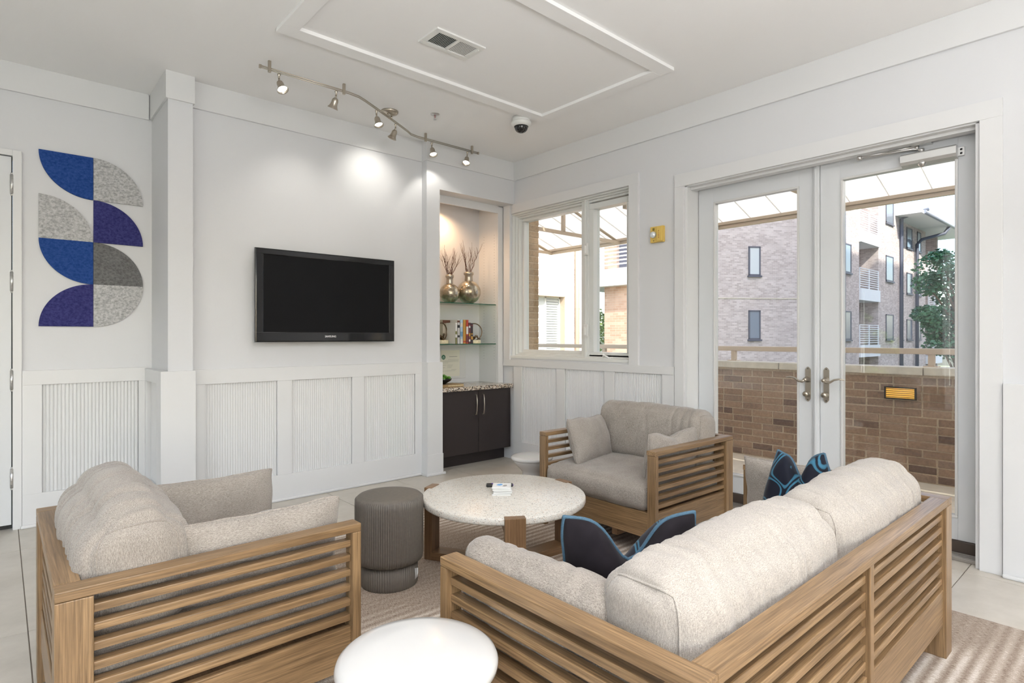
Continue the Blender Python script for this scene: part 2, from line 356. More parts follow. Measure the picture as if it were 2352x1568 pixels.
def rug_mat():
    m, t, b = nt('woven_rug'); L = t.links
    tc = t.nodes.new('ShaderNodeTexCoord')
    # broad bands across, each band of fine ladder stripes
    w = t.nodes.new('ShaderNodeTexNoise'); w.inputs['Scale'].default_value = 1; w.inputs['Detail'].default_value = 2
    L.new(mapping(t, (4, 26, 1)), w.inputs['Vector'])
    wv = t.nodes.new('ShaderNodeTexWave'); wv.wave_type = 'BANDS'; wv.bands_direction = 'Y'; wv.wave_profile = 'SIN'
    wv.inputs['Scale'].default_value = 6.5; wv.inputs['Distortion'].default_value = .35; wv.inputs['Detail'].default_value = 1; wv.inputs['Detail Scale'].default_value = 5
    L.new(tc.outputs['Object'], wv.inputs['Vector'])
    ck = t.nodes.new('ShaderNodeTexNoise'); ck.inputs['Scale'].default_value = 1; ck.inputs['Detail'].default_value = 3; L.new(mapping(t, (380, 60, 1)), ck.inputs['Vector'])
    f1 = t.nodes.new('ShaderNodeTexNoise'); f1.inputs['Scale'].default_value = 1; f1.inputs['Detail'].default_value = 3; L.new(mapping(t, (70, 500, 1)), f1.inputs['Vector'])
    ad = t.nodes.new('ShaderNodeMath'); ad.operation = 'MULTIPLY_ADD'; ad.inputs[1].default_value = .36
    bk = t.nodes.new('ShaderNodeTexNoise'); bk.inputs['Scale'].default_value = 1; bk.inputs['Detail'].default_value = 1; L.new(mapping(t, (.9, 2.6, 1)), bk.inputs['Vector'])
    br_ = ramp(t, [(.42, (.1, .1, .1)), (.55, (1, 1, 1))]); L.new(bk.outputs['Fac'], br_.inputs['Fac'])
    wm = t.nodes.new('ShaderNodeMath'); wm.operation = 'MULTIPLY'; L.new(wv.outputs['Fac'], wm.inputs[0]); L.new(br_.outputs[0], wm.inputs[1]); L.new(wm.outputs[0], ad.inputs[0])
    m2 = t.nodes.new('ShaderNodeMath'); m2.operation = 'MULTIPLY'; m2.inputs[1].default_value = .9; L.new(ck.outputs['Fac'], m2.inputs[0]); L.new(m2.outputs[0], ad.inputs[2])
    m3 = t.nodes.new('ShaderNodeMath'); m3.operation = 'MULTIPLY_ADD'; m3.inputs[1].default_value = .35; L.new(f1.outputs['Fac'], m3.inputs[0]); L.new(ad.outputs[0], m3.inputs[2])
    r = ramp(t, [(.50, (.22, .165, .13)), (.68, (.40, .325, .265)), (.85, (.50, .425, .36)), (1.1, (.72, .66, .60))]); L.new(m3.outputs[0], r.inputs['Fac']); L.new(r.outputs[0], b.inputs['Base Color'])
    b.inputs['Roughness'].default_value = .95; b.inputs['Specular IOR Level'].default_value = .1
    bp = t.nodes.new('ShaderNodeBump'); bp.inputs['Strength'].default_value = .6; bp.inputs['Distance'].default_value = .003
    L.new(m3.outputs[0], bp.inputs['Height']); L.new(bp.outputs['Normal'], b.inputs['Normal'])
    return m
RUG = rug_mat()
def felt(name, a, c):
    m, t, b = nt(name); L = t.links
    n = t.nodes.new('ShaderNodeTexNoise'); n.inputs['Scale'].default_value = 1; n.inputs['Detail'].default_value = 8; n.inputs['Roughness'].default_value = .75
    L.new(mapping(t, (60, 60, 75)), n.inputs['Vector']); r = ramp(t, [(.36, c), (.6, a)]); L.new(n.outputs['Fac'], r.inputs['Fac']); L.new(r.outputs[0], b.inputs['Base Color'])
    b.inputs['Roughness'].default_value = .95; b.inputs['Specular IOR Level'].default_value = .1
    return m
F_BLUE = felt('felt_blue', (.035, .085, .29), (.012, .045, .20)); F_NAVY = felt('felt_navy', (.06, .06, .20), (.022, .024, .11))
F_LG = felt('felt_light_grey', (.58, .58, .58), (.27, .27, .27)); F_DG = felt('felt_dark_grey', (.20, .20, .20), (.10, .10, .10))
def canopy_mat():
    m = bpy.data.materials.new('canopy_sheet'); m.use_nodes = True; t = m.node_tree; t.nodes.clear(); L = t.links
    o = t.nodes.new('ShaderNodeOutputMaterial'); d = t.nodes.new('ShaderNodeBsdfDiffuse'); d.inputs[0].default_value = (.85, .84, .82, 1)
    tr = t.nodes.new('ShaderNodeBsdfTranslucent'); tr.inputs[0].default_value = (.95, .93, .90, 1)
    mx = t.nodes.new('ShaderNodeMixShader'); mx.inputs[0].default_value = .55; L.new(d.outputs[0], mx.inputs[1]); L.new(tr.outputs[0], mx.inputs[2]); L.new(mx.outputs[0], o.inputs[0])
    return m
CANOPY = canopy_mat()
def leaf_mat(name, a, c):
    m, t, b = nt(name); L = t.links
    n = t.nodes.new('ShaderNodeTexNoise'); n.inputs['Scale'].default_value = 3; n.inputs['Detail'].default_value = 4
    L.new(mapping(t, (1, 1, 1)), n.inputs['Vector']); r = ramp(t, [(.35, c), (.65, a)]); L.new(n.outputs['Fac'], r.inputs['Fac']); L.new(r.outputs[0], b.inputs['Base Color'])
    b.inputs['Roughness'].default_value = .6
    return m
LEAFD = leaf_mat('dark_foliage', (.10, .22, .11), (.03, .09, .05)); LEAFY = leaf_mat('bright_foliage', (.38, .50, .10), (.12, .22, .05))
BARK = mat('bark', (.12, .08, .05), .9)
def velvet_pattern():
    m, t, b = nt('patterned_velvet'); L = t.links
    def ma(op, a, b=None):
        n = t.nodes.new('ShaderNodeMath'); n.operation = op
        for k, v in enumerate((a, b)):
            if v is None: continue
            if isinstance(v, (int, float)): n.inputs[k].default_value = v
            else: L.new(v, n.inputs[k])
        return n.outputs[0]
    tc = t.nodes.new('ShaderNodeTexCoord'); sp = t.nodes.new('ShaderNodeSeparateXYZ'); L.new(tc.outputs['Object'], sp.inputs[0])
    nd = t.nodes.new('ShaderNodeTexNoise'); nd.inputs['Scale'].default_value = 5; nd.inputs['Detail'].default_value = 1; L.new(tc.outputs['Object'], nd.inputs['Vector'])
    wob = ma('MULTIPLY', nd.outputs['Fac'], 5.5)
    cx = ma('COSINE', ma('ADD', ma('MULTIPLY', sp.outputs[0], 52), wob)); cy = ma('COSINE', ma('ADD', ma('MULTIPLY', sp.outputs[1], 33), ma('MULTIPLY', wob, .8)))
    F = ma('ABSOLUTE', ma('SUBTRACT', ma('ABSOLUTE', ma('ADD', cx, cy)), .34))
    n = t.nodes.new('ShaderNodeTexNoise'); n.inputs['Scale'].default_value = 260; n.inputs['Detail'].default_value = 3
    r = ramp(t, [(0.0, (.06, .22, .34)), (.15, (.045, .17, .27)), (.22, (.005, .007, .016)), (.4, (.008, .010, .022))]); L.new(F, r.inputs['Fac'])
    mx = t.nodes.new('ShaderNodeMix'); mx.data_type = 'RGBA'; mx.blend_type = 'MULTIPLY'; mx.inputs[0].default_value = .5
    L.new(r.outputs[0], mx.inputs[6]); L.new(n.outputs['Color'], mx.inputs[7]); L.new(mx.outputs[2], b.inputs['Base Color'])
    b.inputs['Roughness'].default_value = .7; b.inputs['Sheen Weight'].default_value = .1; b.inputs['Specular IOR Level'].default_value = .2
    return m
PATV = velvet_pattern()

# ================================================================== the room
ZC = 3.03
def struct(name, o): o['kind'] = 'structure'; return o
def reeded(parent, axis, a0, a1, z0, z1, plane, sign, pitch=.0175, h=.0055):
    """vertical half-round reeds between a0 and a1; reeds stand out from plane by h along sign"""
    n = max(2, round((a1-a0)/pitch)); bm = bmesh.new(); cols = []
    for i in range(n):
        for k in range(5):
            a = a0+(a1-a0)*(i+k/5)/n; d = plane+sign*h*math.sin(PI*k/5)**.7
            p = (a, d) if axis == 'x' else (d, a)
            cols.append((bm.verts.new((*p, z0)), bm.verts.new((*p, z1))))
    for A, B in zip(cols, cols[1:]):
        f = bm.faces.new((A[0], B[0], B[1], A[1]))
    me = bpy.data.meshes.new('reeded_panel'); bm.to_mesh(me); bm.free()
    return link('reeded_panel', me, TRIM, parent)
def piece(name, parent, x0, x1, y0, y1, z0, z1, m=None, bev=.002):
    return MB().box(x0, x1, y0, y1, z0, z1, bev).build(name, m or TRIM, parent)

# floor: stone tiles on a grout bed
fl = MB().box(-3.2, 3.95, -4.0, 5.25, -.06, -.003).build('floor', GROUT); fl['kind'] = 'structure'
tm = MB().box(.002, .623, .002, 1.248, -.02, 0, .0015).build('tile', TILE, fl); first = tm
xs = [.09-.625*i for i in range(6)]+[.09+.625*i for i in range(1, 7)]
for i, x in enumerate(sorted(xs)):
    for j in range(-2, 5):
        y = 3.2-1.25+1.25*(j-1)
        if x < -.6 and y < 0: continue
        if y > 4.9: continue
        c = tm if first else tm.copy()
        if first is None: COL.objects.link(c)
        first = None
        c.parent = fl; c.location = (x, y, 0)
MB().box(-3.2, -.54, -4.0, -.55, -.02, 0).build('tile', TILE, fl)

# ceiling with a flat trim frame
ce = MB().box(-3.2, 4.0, -4.0, 5.25, ZC, ZC+.12).build('ceiling', CEIL); ce['kind'] = 'structure'
fr = empty('trim_1', (0, 0, 0), kind='structure')
for a in ((1.19, 3.33, 3.285, 3.39), (1.19, 3.33, 2.14, 2.245), (1.19, 1.285, 2.245, 3.285), (3.235, 3.33, 2.245, 3.285)):
    piece('ceiling_moulding', fr, *a, ZC-.022, ZC, CEIL)

# right wall (windows and doors), x = 3.944
XW = 3.944
wr = MB()
wr.box(XW, 4.18, 4.46, 5.25, 0, ZC); wr.box(XW, 4.18, 2.958, 4.46, 0, 1.05); wr.box(XW, 4.18, 2.958, 4.46, 2.515, ZC)
wr.box(XW, 4.18, 2.441, 2.958, 0, ZC); wr.box(XW, 4.18, .65, 2.441, 2.41, ZC); wr.box(XW, 4.18, -4.0, .65, 0, ZC)
wr = wr.build('wall_right', WALL); wr['kind'] = 'structure'
piece('crown_board', wr, XW-.02, XW, -4.0, 4.412, 2.845, ZC)
T = .02
# window casing and sill rail
piece('window_casing', wr, XW-T, XW, 2.86, 4.412, 2.515, 2.607); piece('window_casing', wr, XW-T, XW, 2.86, 2.958, 1.018, 2.515)
piece('window_casing', wr, XW-T, XW, 4.46, 4.56, 1.018, 2.607)
piece('sill_rail', wr, XW-T-.004, XW, 2.525, 4.56, .955, 1.018)
piece('base_board', wr, XW-T, XW, 2.525, 4.40, 0, .19)
for a, b in ((4.271, 4.40), (3.685, 3.792), (3.111, 3.216), (2.525, 2.634)): piece('stile', wr, XW-T, XW, a, b, .19, .955)
for a, b in ((3.792, 4.271), (3.216, 3.685), (2.634, 3.111)): reeded(wr, 'y', a, b, .19, .955, XW-.003, -1, .0158)
piece('shoe_moulding', wr, XW-T-.016, XW-T, 2.525, 4.40, 0, .022, TRIM, .007)
# wainscot to the right of the doors
piece('wainscot_board', wr, XW-.035, XW, -4.0, .553, 0, 1.007)
piece('shoe_moulding', wr, XW-.055, XW-.035, -4.0, .553, 0, .022, TRIM, .008)
# door casing
piece('door_casing', wr, XW-T, XW, .556, 2.521, 2.41, 2.507); piece('door_casing', wr, XW-T, XW, .556, .652, 0, 2.41); piece('door_casing', wr, XW-T, XW, 2.439, 2.521, 0, 2.41)
for y0, y1 in ((.65, .672), (2.419, 2.441)): piece('door_jamb', wr, XW, 4.18, y0, y1, 0, 2.41)
piece('door_head', wr, XW, 4.18, .65, 2.441, 2.402, 2.412); piece('door_stop', wr, 3.99, 4.055, .672, 2.419, 2.385, 2.403)

# window: fixed left light and casement right light
w1 = empty('window_1', (0, 0, 0), kind='structure')
def ring_frame(name, parent, x0, x1, y0, y1, z0, z1, t, m=VINYL, bev=.003):
    b = MB(); b.box(x0, x1, y0, y1, z1-t, z1, bev); b.box(x0, x1, y0, y1, z0, z0+t, bev); b.box(x0, x1, y0, y0+t, z0+t, z1-t, bev); b.box(x0, x1, y1-t, y1, z0+t, z1-t, bev)
    return b.build(name, m, parent)
ring_frame('window_frame', w1, 3.955, 4.17, 2.958, 4.46, 1.05, 2.515, .012)
ring_frame('window_frame', w1, 3.99, 4.16, 2.97, 4.448, 1.062, 2.503, .012)
ring_frame('window_frame', w1, 4.02, 4.15, 2.982, 4.436, 1.074, 2.491, .018)
piece('mullion', w1, 4.0, 4.14, 3.47, 3.545, 1.05, 2.515, VINYL); piece('mullion', w1, 3.985, 4.0, 3.485, 3.505, 1.05, 2.515, VINYL)
s = ring_frame('fixed_sash', w1, 4.06, 4.13, 3.545, 4.418, 1.092, 2.473, .03); piece('pane', s, 4.095, 4.101, 3.57, 4.39, 1.12, 2.445, GLASS, 0)
s = ring_frame('casement_sash', w1, 4.02, 4.11, 3.0, 3.47, 1.064, 2.46, .05); piece('pane', s, 4.065, 4.071, 3.045, 3.425, 1.12, 2.415, GLASS, 0)
for z in (1.31, 2.05):
    l = MB(); l.box(3.975, 3.992, 3.455, 3.50, z-.055, z+.055, .004); l.box(3.955, 3.98, 3.467, 3.487, z-.04, z+.03, .004); l.build('latch', WPLAS, s)
c = MB(); c.box(3.975, 4.02, 3.19, 3.28, 1.052, 1.075, .006); c.tube([(3.97, 3.27, 1.075), (3.965, 3.25, 1.09), (3.965, 3.20, 1.07)], .007); c.tube([(3.985, 3.26, 1.07), (3.97, 3.27, 1.10)], .009)
c.build('crank_handle', WPLAS, w1)
piece('window_sill', w1, 3.935, 4.17, 2.958, 4.46, 1.035, 1.060, VINYL, .003)

# french doors
def french(name, y0, y1, hinge_low):
    d = empty(name, (0, 0, 0), kind='structure'); x0, x1 = 4.10, 4.145; st = .125
    ly = y0+st if True else 0
    piece('door_stile', d, x0, x1, y0, y0+st*.78, .09, 2.40, DOORP); piece('door_stile', d, x0, x1, y1-st, y1, .09, 2.40, DOORP)
    a, b = y0+st*.78, y1-st
    piece('door_rail', d, x0, x1, a, b, 2.285, 2.40, DOORP); piece('door_rail', d, x0, x1, a, b, .09, .215, DOORP)
    ring = MB(); t = .014
    ring.box(x0-.006, x1, a, b, 2.285-t, 2.285, .003); ring.box(x0-.006, x1, a, b, .215, .215+t, .003); ring.box(x0-.006, x1, a, a+t, .215+t, 2.285-t, .003); ring.box(x0-.006, x1, b-t, b, .215+t, 2.285-t, .003)
    ring.build('glazing_bead', WHITE, d)
    piece('pane', d, 4.12, 4.126, a+.01, b-.01, .225, 2.275, GLASS, 0)
    piece('door_sweep', d, 4.085, 4.14, y0, y1, .022, .088, BROWNK, .004)
    return d
dl = french('door_1', 1.556, 2.414, False); dr = french('door_2', .68, 1.518, True)
piece('astragal', dl, 4.085, 4.14, 1.520, 1.560, .09, 2.40, DOORP, .004); piece('astragal_bead', dl, 4.075, 4.09, 1.532, 1.548, .09, 2.40, DOORP, .004)
def handle(parent, y, s):
    x = 4.098
    pts = [(y-.017, .835), (y-.009, .822), (y, .815), (y+.009, .822), (y+.017, .835), (y+.017, 1.03), (y+.009, 1.043), (y, 1.05), (y-.009, 1.043), (y-.017, 1.03)]
    hp = MB().prism(pts, .008, 'x', x-.008).build('handle_plate', CHROME, parent)
    lv = MB(); lv.lathe([(.001, 0), (.02, 0), (.02, .012), (.012, .02), (.012, .055), (.001, .058)], 20, (x-.008, y, .965), axis=Matrix.Rotation(-PI/2, 3, 'Y'))
    P = [(x-.055, y, .965), (x-.058, y+s*.018, .952), (x-.058, y+s*.04, .954), (x-.058, y+s*.065, .972), (x-.055, y+s*.095, .979), (x-.05, y+s*.125, .974)]
    lv.tube(P, [.010, .009, .0075, .0065, .006, .004], 10); lv.build('lever_handle', CHROME, hp)
    tt = MB(); tt.lathe([(.001, 0), (.016, 0), (.016, .01), (.008, .014), (.008, .03), (.001, .031)], 18, (x-.008, y, .865), axis=Matrix.Rotation(-PI/2, 3, 'Y'))
    tt.lathe([(.001, 0), (.017, 0), (.017, .014), (.001, .016)], 20, (x-.034, y+.002, .868), axis=Matrix.Rotation(-PI/2, 3, 'Y')); tt.build('thumb_turn', CHROME, hp)
    sc = MB()
    for z in (.828, 1.037): sc.lathe([(.001, 0), (.0035, 0), (.001, .002)], 8, (x-.008, y, z), axis=Matrix.Rotation(-PI/2, 3, 'Y'))
    sc.build('screw', BLACKM, hp)
handle(dl, 1.594, 1); handle(dr, 1.478, -1)
th = MB(); th.box(4.0, 4.17, .655, 2.436, 0, .022, .004)
for k in range(5): th.box(4.005+k*.03, 4.018+k*.03, .655, 2.436, .022, .027, .002)
th = th.build('threshold', THRESH, dl)

# door closer on the right leaf
dc = empty('door_closer', (4.10, .95, 2.27), label='silver surface-mounted door closer at the top of the right-hand glass door', cat='door closer')
b = MB(); pts = [(-.002, .0), (-.05, .006), (-.062, .022), (-.062, .062), (-.05, .072), (-.002, .072)]
b.bm.free(); b.bm = bmesh.new(); b.prism(pts, .27, 'y', -.175); b.build('closer_body', ALU, dc)
MB().box(-.012, -.001, -.205, -.17, .012, .062, .002).build('mounting_bracket', ALU, dc)
b = MB()
for z in (.026, .048): b.lathe([(.001, 0), (.006, 0), (.001, .003)], 12, (-.013, -.19, z), axis=Matrix.Rotation(-PI/2, 3, 'Y'))
b.build('bracket_screw', BLACKM, dc)
MB().lathe([(.001, -.02), (.012, -.016), (.022, 0), (.022, .012), (.001, .014)], 20, (-.035, -.01, .0)).build('pivot_cap', STEEL, dc)
b = MB(); b.lathe([(.001, 0), (.016, 0), (.016, .016), (.001, .018)], 16, (-.035, -.005, .073)); b.tube([(-.035, -.005, .085), (-.06, .03, .092), (-.105, .30, .088)], .0055, 8); b.build('closer_arm', STEEL, dc)
b = MB(); b.tube([(-.105, .30, .094), (-.07, .15, .100)], .005, 8); b.tube([(-.07, .15, .100), (-.03, .02, .112)], .0075, 8); b.lathe([(.001, -.012), (.014, -.012), (.014, .012), (.001, .012)], 14, (-.105, .30, .09)); b.build('forearm_rod', STEEL, dc)
b = MB(); b.box(-.05, -.0, -.055, .045, .112, .118, .002); b.lathe([(.001, -.03), (.014, -.026), (.014, .0), (.001, .002)], 14, (-.028, .02, .114)); b.build('frame_shoe', STEEL, dc)

# yellow fire strobe
fs = empty('fire_strobe', (XW, 2.677, 2.07), label='small yellow fire alarm strobe with clear round lens on the wall between window and doors', cat='fire alarm')
MB().box(-.03, 0, -.061, .061, -.064, .064, .006).build('housing', PLASTIC_Y, fs); MB().box(-.045, -.028, -.060, -.006, -.06, .06, .008).build('raised_cover', PLASTIC_Y, fs)
MB().lathe([(.001, .028), (.013, .026), (.024, .016), (.027, 0)][::-1], 24, (-.03, .028, -.002), axis=Matrix.Rotation(-PI/2, 3, 'Y')).build('strobe_lens', mat('clear_lens', (.7, .75, .78), .08, .3, emit=(1, 1, 1), es=.05), fs)
MB().box(-.034, -.03, .018, .036, .032, .052, .001).build('sounder_grille', mat('olive_grille', (.24, .18, .03), .6), fs)
for k, ch in enumerate('FIRE'): text('letter', ch, .016, INKR, fs, (-.0455, -.030, .020-.0165*k), (PI/2, 0, -PI/2))
MB().lathe([(.001, 0), (.004, 0), (.001, .002)], 10, (-.031, .026, -.05), axis=Matrix.Rotation(-PI/2, 3, 'Y')).build('screw', BLACKM, fs)

# ------------------------------------------------ back wall with pilasters, television recess and niche
YT = 4.49; YN = 4.41
wb = MB(); wb.box(.99, 2.883, YT, YT+.6, 0, ZC); wb.box(.84, .99, YN, YT+.6, 0, ZC); wb.box(2.883, 3.025, YN, YT+.6, 0, ZC)
wb.box(3.025, XW, YN, 4.57, 2.607, ZC); wb.box(3.025, XW, 4.57, 5.2, 2.62, ZC); wb.box(3.025, XW, 4.885, 5.2, 0, 2.62)
wb = wb.build('wall_back', WALL); wb['kind'] = 'structure'
c = MB(); c.box(1.0, 2.873, YT-.02, YT, 2.845, ZC); c.build('crown_board', TRIM, wb)
piece('crown_board', wb, .825, 1.0, YN-.015, YT, 2.845, ZC); piece('crown_board', wb, 2.87, XW-.02, YN-.015, YN, 2.845, ZC); piece('crown_board', wb, 2.87, 2.885, YN, YT, 2.845, ZC)
piece('crown_board', wb, .825, .84, 4.492, 4.94, 2.845, ZC)
yf = YT-.022
piece('chair_rail', wb, 1.0, 2.87, yf, YT, .918, 1.022); piece('base_board', wb, 1.0, 2.87, yf, YT, 0, .198)
for a, b_ in ((1.0, 1.08), (1.58, 1.689), (2.191, 2.297), (2.802, 2.87)): piece('stile', wb, a, b_, yf, YT, .198, .918)
for a, b_ in ((1.08, 1.58), (1.689, 2.191), (2.297, 2.802)): reeded(wb, 'x', a, b_, .198, .918, YT-.002, -1)
piece('pilaster_wainscot', wb, .792, 1.0, YN-.035, YT, 0, 1.022); piece('pilaster_wainscot', wb, 2.87, 3.034, YN-.035, YT, 0, 1.022)
piece('pilaster_plinth', wb, 2.866, 3.038, YN-.04, YT, 0, .19)
piece('shoe_moulding', wb, 1.0, 2.87, yf-.018, yf, 0, .022, TRIM, .007); piece('shoe_moulding', wb, 2.852, 3.056, YN-.058, YN-.038, 0, .022, TRIM, .007); piece('shoe_moulding', wb, .775, 1.01, YN-.055, YN-.035, 0, .022, TRIM, .007)
piece('shoe_moulding', wb, 2.852, 2.868, YN-.04, yf, 0, .022, TRIM, .007)
# niche lining
piece('niche_valance', wb, 3.02, 3.865, 4.57, 4.59, 2.533, 2.62); piece('niche_stile', wb, 3.862, 3.93, 4.57, 4.59, .77, 2.60)
piece('niche_side', wb, 3.86, 3.944, 4.59, 4.89, 0, 2.62); piece('niche_side', wb, 3.0, 3.03, 4.49, 4.89, 0, 2.62)
hb = MB()
for y in (4.63, 4.80):
    for k in range(44): hb.box(3.8592, 3.8602, y-.0022, y+.0022, 1.02+k*.030, 1.0245+k*.030)
hb.build('peg_holes', BLACKM, wb)['kind'] = 'stuff'
light('niche_puck_light', 'SPOT', (3.32, 4.72, 2.56), 25, (1.0, .62, .34), spot_size=math.radians(150), spot_blend=.9, shadow_soft_size=.03)

# art wall, further back on the left, with the plain white door
YA = 4.96
wa = MB(); wa.box(.10, .845, YA, YA+.15, 0, ZC); wa.box(-3.2, .10, YA, YA+.15, 2.43, ZC); wa.box(-3.2, -.92, YA, YA+.15, 0, 2.43)
wa = wa.build('wall_left', WALL); wa['kind'] = 'structure'
piece('crown_board', wa, -3.0, .82, YA-.02, YA, 2.845, ZC)
ya = YA-.024
piece('chair_rail', wa, .109, .80, ya, YA, .935, 1.03); piece('base_board', wa, .109, .80, ya, YA, 0, .217); piece('stile', wa, .109, .21, ya, YA, .217, .935); piece('stile', wa, .755, .80, ya, YA, .217, .935)
reeded(wa, 'x', .21, .755, .217, .935, YA-.003, -1, .021, .007)
piece('shoe_moulding', wa, .10, .80, ya-.018, ya, 0, .022, TRIM, .007)
# return of the pilaster towards the art wall
piece('chair_rail', wa, .792, .84, 4.492, YA, .935, 1.022); piece('base_board', wa, .792, .84, 4.492, YA, 0, .217)
piece('stile', wa, .792, .84, 4.492, 4.52, .217, .935); piece('stile', wa, .792, .84, 4.90, YA, .217, .935); reeded(wa, 'y', 4.52, 4.90, .217, .935, .832, -1, .021, .007)
piece('door_casing', wa, .062, .108, YA-.02, YA+.02, 0, 2.462); piece('door_casing', wa, -.96, .062, YA-.02, YA+.02, 2.424, 2.462); piece('door_casing', wa, -1.0, -.92, YA-.02, YA+.02, 0, 2.462)
d3 = empty('door_3', (0, 0, 0), kind='structure')
MB().box(-.915, .056, YA-.008, YA+.035, .035, 2.418, .002).build('door_leaf', DOORP, d3)
MB().box(-.92, .062, YA+.036, YA+.05, 0, 2.43).build('door_backing', BLACKM, d3)
hg = MB()
hg.tube([(0, 0, -.062), (0, 0, .062)], .010, 10); hg.tube([(0, 0, .062), (0, 0, .074)], .006, 8); hg.tube([(0, 0, -.074), (0, 0, -.062)], .006, 8)
for z in (-.037, -.012, .012, .037): hg.tube([(0, 0, z-.001), (0, 0, z+.001)], .0112, 10)
hm = hg.build('hinge', STEEL, d3, (.0585, YA-.014, 2.24))
for z in (1.61, .972, .335): c = hm.copy(); COL.objects.link(c); c.location.z = z

# side and front walls of the open room behind the camera; windows in both
ws = MB()
ws.box(-3.2, -3.0, -4, 2.88, 2.5, ZC); ws.box(-3.2, -3.0, -4, 2.88, 0, .45); ws.box(-3.2, -3.0, 2.30, 2.92, 0, ZC); ws.box(-3.2, -3.0, 3.50, 5.2, 0, ZC); ws.box(-3.2, -3.0, 2.9, 3.52, 0, .45); ws.box(-3.2, -3.0, 2.9, 3.52, 2.1, ZC)
ws.box(-3.2, -3.0, -4, -.9, 0, ZC)
ws = ws.build('wall_side', WALL); ws['kind'] = 'structure'
wf = MB(); wf.box(-3.2, -2.4, -4.15, -4, 0, ZC); wf.box(2.0, 4.18, -4.15, -4, 0, ZC); wf.box(-2.4, 2.0, -4.15, -4, 0, .5); wf.box(-2.4, 2.0, -4.15, -4, 2.6, ZC)
wf = wf.build('wall_front', WALL); wf['kind'] = 'structure'
for n_, (y0, y1, z1) in enumerate(((2.9, 3.52, 2.1), (-.9, 2.30, 2.5))):
    w = empty('window_%d' % (n_+2), (0, 0, 0), kind='structure'); ring_frame('window_frame', w, -3.14, -3.06, y0, y1, .45, z1, .04); piece('pane', w, -3.10, -3.094, y0+.04, y1-.04, .49, z1-.04, GLASS, 0)
w = empty('window_4', (0, 0, 0), kind='structure')
b = MB()
for x0, x1 in ((-2.4, -.95), (-.95, .55), (.55, 2.0)): b.box(x0, x0+.04, -4.1, -4.04, .5, 2.6); b.box(x1-.04, x1, -4.1, -4.04, .5, 2.6); b.box(x0, x1, -4.1, -4.04, .5, .54); b.box(x0, x1, -4.1, -4.04, 2.56, 2.6)
b.build('window_frame', VINYL, w); piece('pane', w, -2.4, 2.0, -4.075, -4.07, .5, 2.6, GLASS, 0)

# ================================================================== outside
pf = MB().box(4.18, 5.9, -3, 7.2, -.3, .045).build('trim_2', PATIO); pf['kind'] = 'structure'
gr = MB().box(-60, 120, -60, 90, -3.9, -3.6).build('trim_3', mat('lawn_ground', (.20, .22, .12), .95, noise_amt=.3, nscale=.6)); gr['kind'] = 'structure'
# brick skin of this building beside the window
bp = empty('brick_reveal', (0, 0, 0), label='narrow tan brick pier outside the left edge of the window', cat='brick pier')
MB().box(4.196, 4.344, 4.471, 4.72, 0, 2.72).build('mortar_core', MORTAR, bp)
bk = MB().box(4.192, 4.348, 4.467, 4.64, 0, .057, .004).build('brick', PIERBRICK, bp)
for k in range(28):
    c = bk if k == 0 else bk.copy()
    if k: COL.objects.link(c)
    c.parent = bp; c.location = (random.Random(k).uniform(-.003, .003), 0, .85+k*.0667)
# parapet
pp = empty('balcony_parapet', (5.77, 2, .045), label='brown brick balcony parapet with pale stone cap outside the glass doors', cat='parapet wall')
M0 = Matrix.Identity(4)
def P_(name, x0, x1, y0, y1, z0, z1, m, bev=0): return MB().box(x0-5.77, x1-5.77, y0-2, y1-2, z0-.045, z1-.045, bev).build(name, m, pp)
P_('mortar_core', 5.7215, 5.86, .5, 3.46, .045, .935, MORTAR)
PARB = brick_mat('parapet_brick', ((.22, .13, .085), (.33, .20, .125)), (.30, .22, .155), .213, .0667)
o = P_('brick_run', 5.72, 5.86, 3.46, 7.1, .045, .935, PARB); o = P_('brick_run', 5.72, 5.86, -3, .5, .045, .935, PARB)
bk = MB().box(0, .10, .005, .198, .005, .0617, .004).build('brick', NEARBRICK, pp)
hb = MB().box(0, .10, .005, .095, .005, .0617, .004).build('brick', NEARBRICK, pp)
R = random.Random(4); firstb = firsth = True
for j in range(13):
    y = .5+(-.1065 if j % 2 else 0); 
    while y < 3.42:
        head = R.random() < .12
        src = hb if head else bk
        if head: c = src if firsth else src.copy(); (COL.objects.link(c) if not firsth else None); firsth = False
        else: c = src if firstb else src.copy(); (COL.objects.link(c) if not firstb else None); firstb = False
        c.parent = pp; c.location = (5.716+R.uniform(-.003, .003)-5.77, y-2, .005+j*.0667)
        y += (.1035 if head else .2065)
for k in range(-3, 5):
    y0 = 1.31-1.18*(-k) if False else 1.31+1.18*k
    P_('cap_stone', 5.685, 5.93, y0+.004, y0+1.176, .935, 1.0, CAP, .006)
# wall light in the parapet
wl_ = empty('step_light', (5.700, 1.475, .775), label='amber glowing louvred light set into the brown brick parapet', cat='wall light')
b = MB(); b.box(-.012, .05, -.115, .115, .042, .052); b.box(-.012, .05, -.115, .115, -.052, -.042); b.box(-.012, .05, -.115, -.105, -.052, .052); b.box(-.012, .05, .105, .115, -.052, .052); b.build('housing', BLACKM, wl_)
MB().box(.002, .01, -.104, .104, -.041, .041).build('diffuser', mat('amber_lamp', (.8, .5, .1), .4, emit=(1, .50, .08), es=.9), wl_)
for k in range(5): MB().box(-.012, .004, -.104, .104, -.035+k*.0165, -.030+k*.0165).build('louver', mat('amber_louver', (.22, .13, .04), .4) if k == 0 else MATS['amber_louver'], wl_)
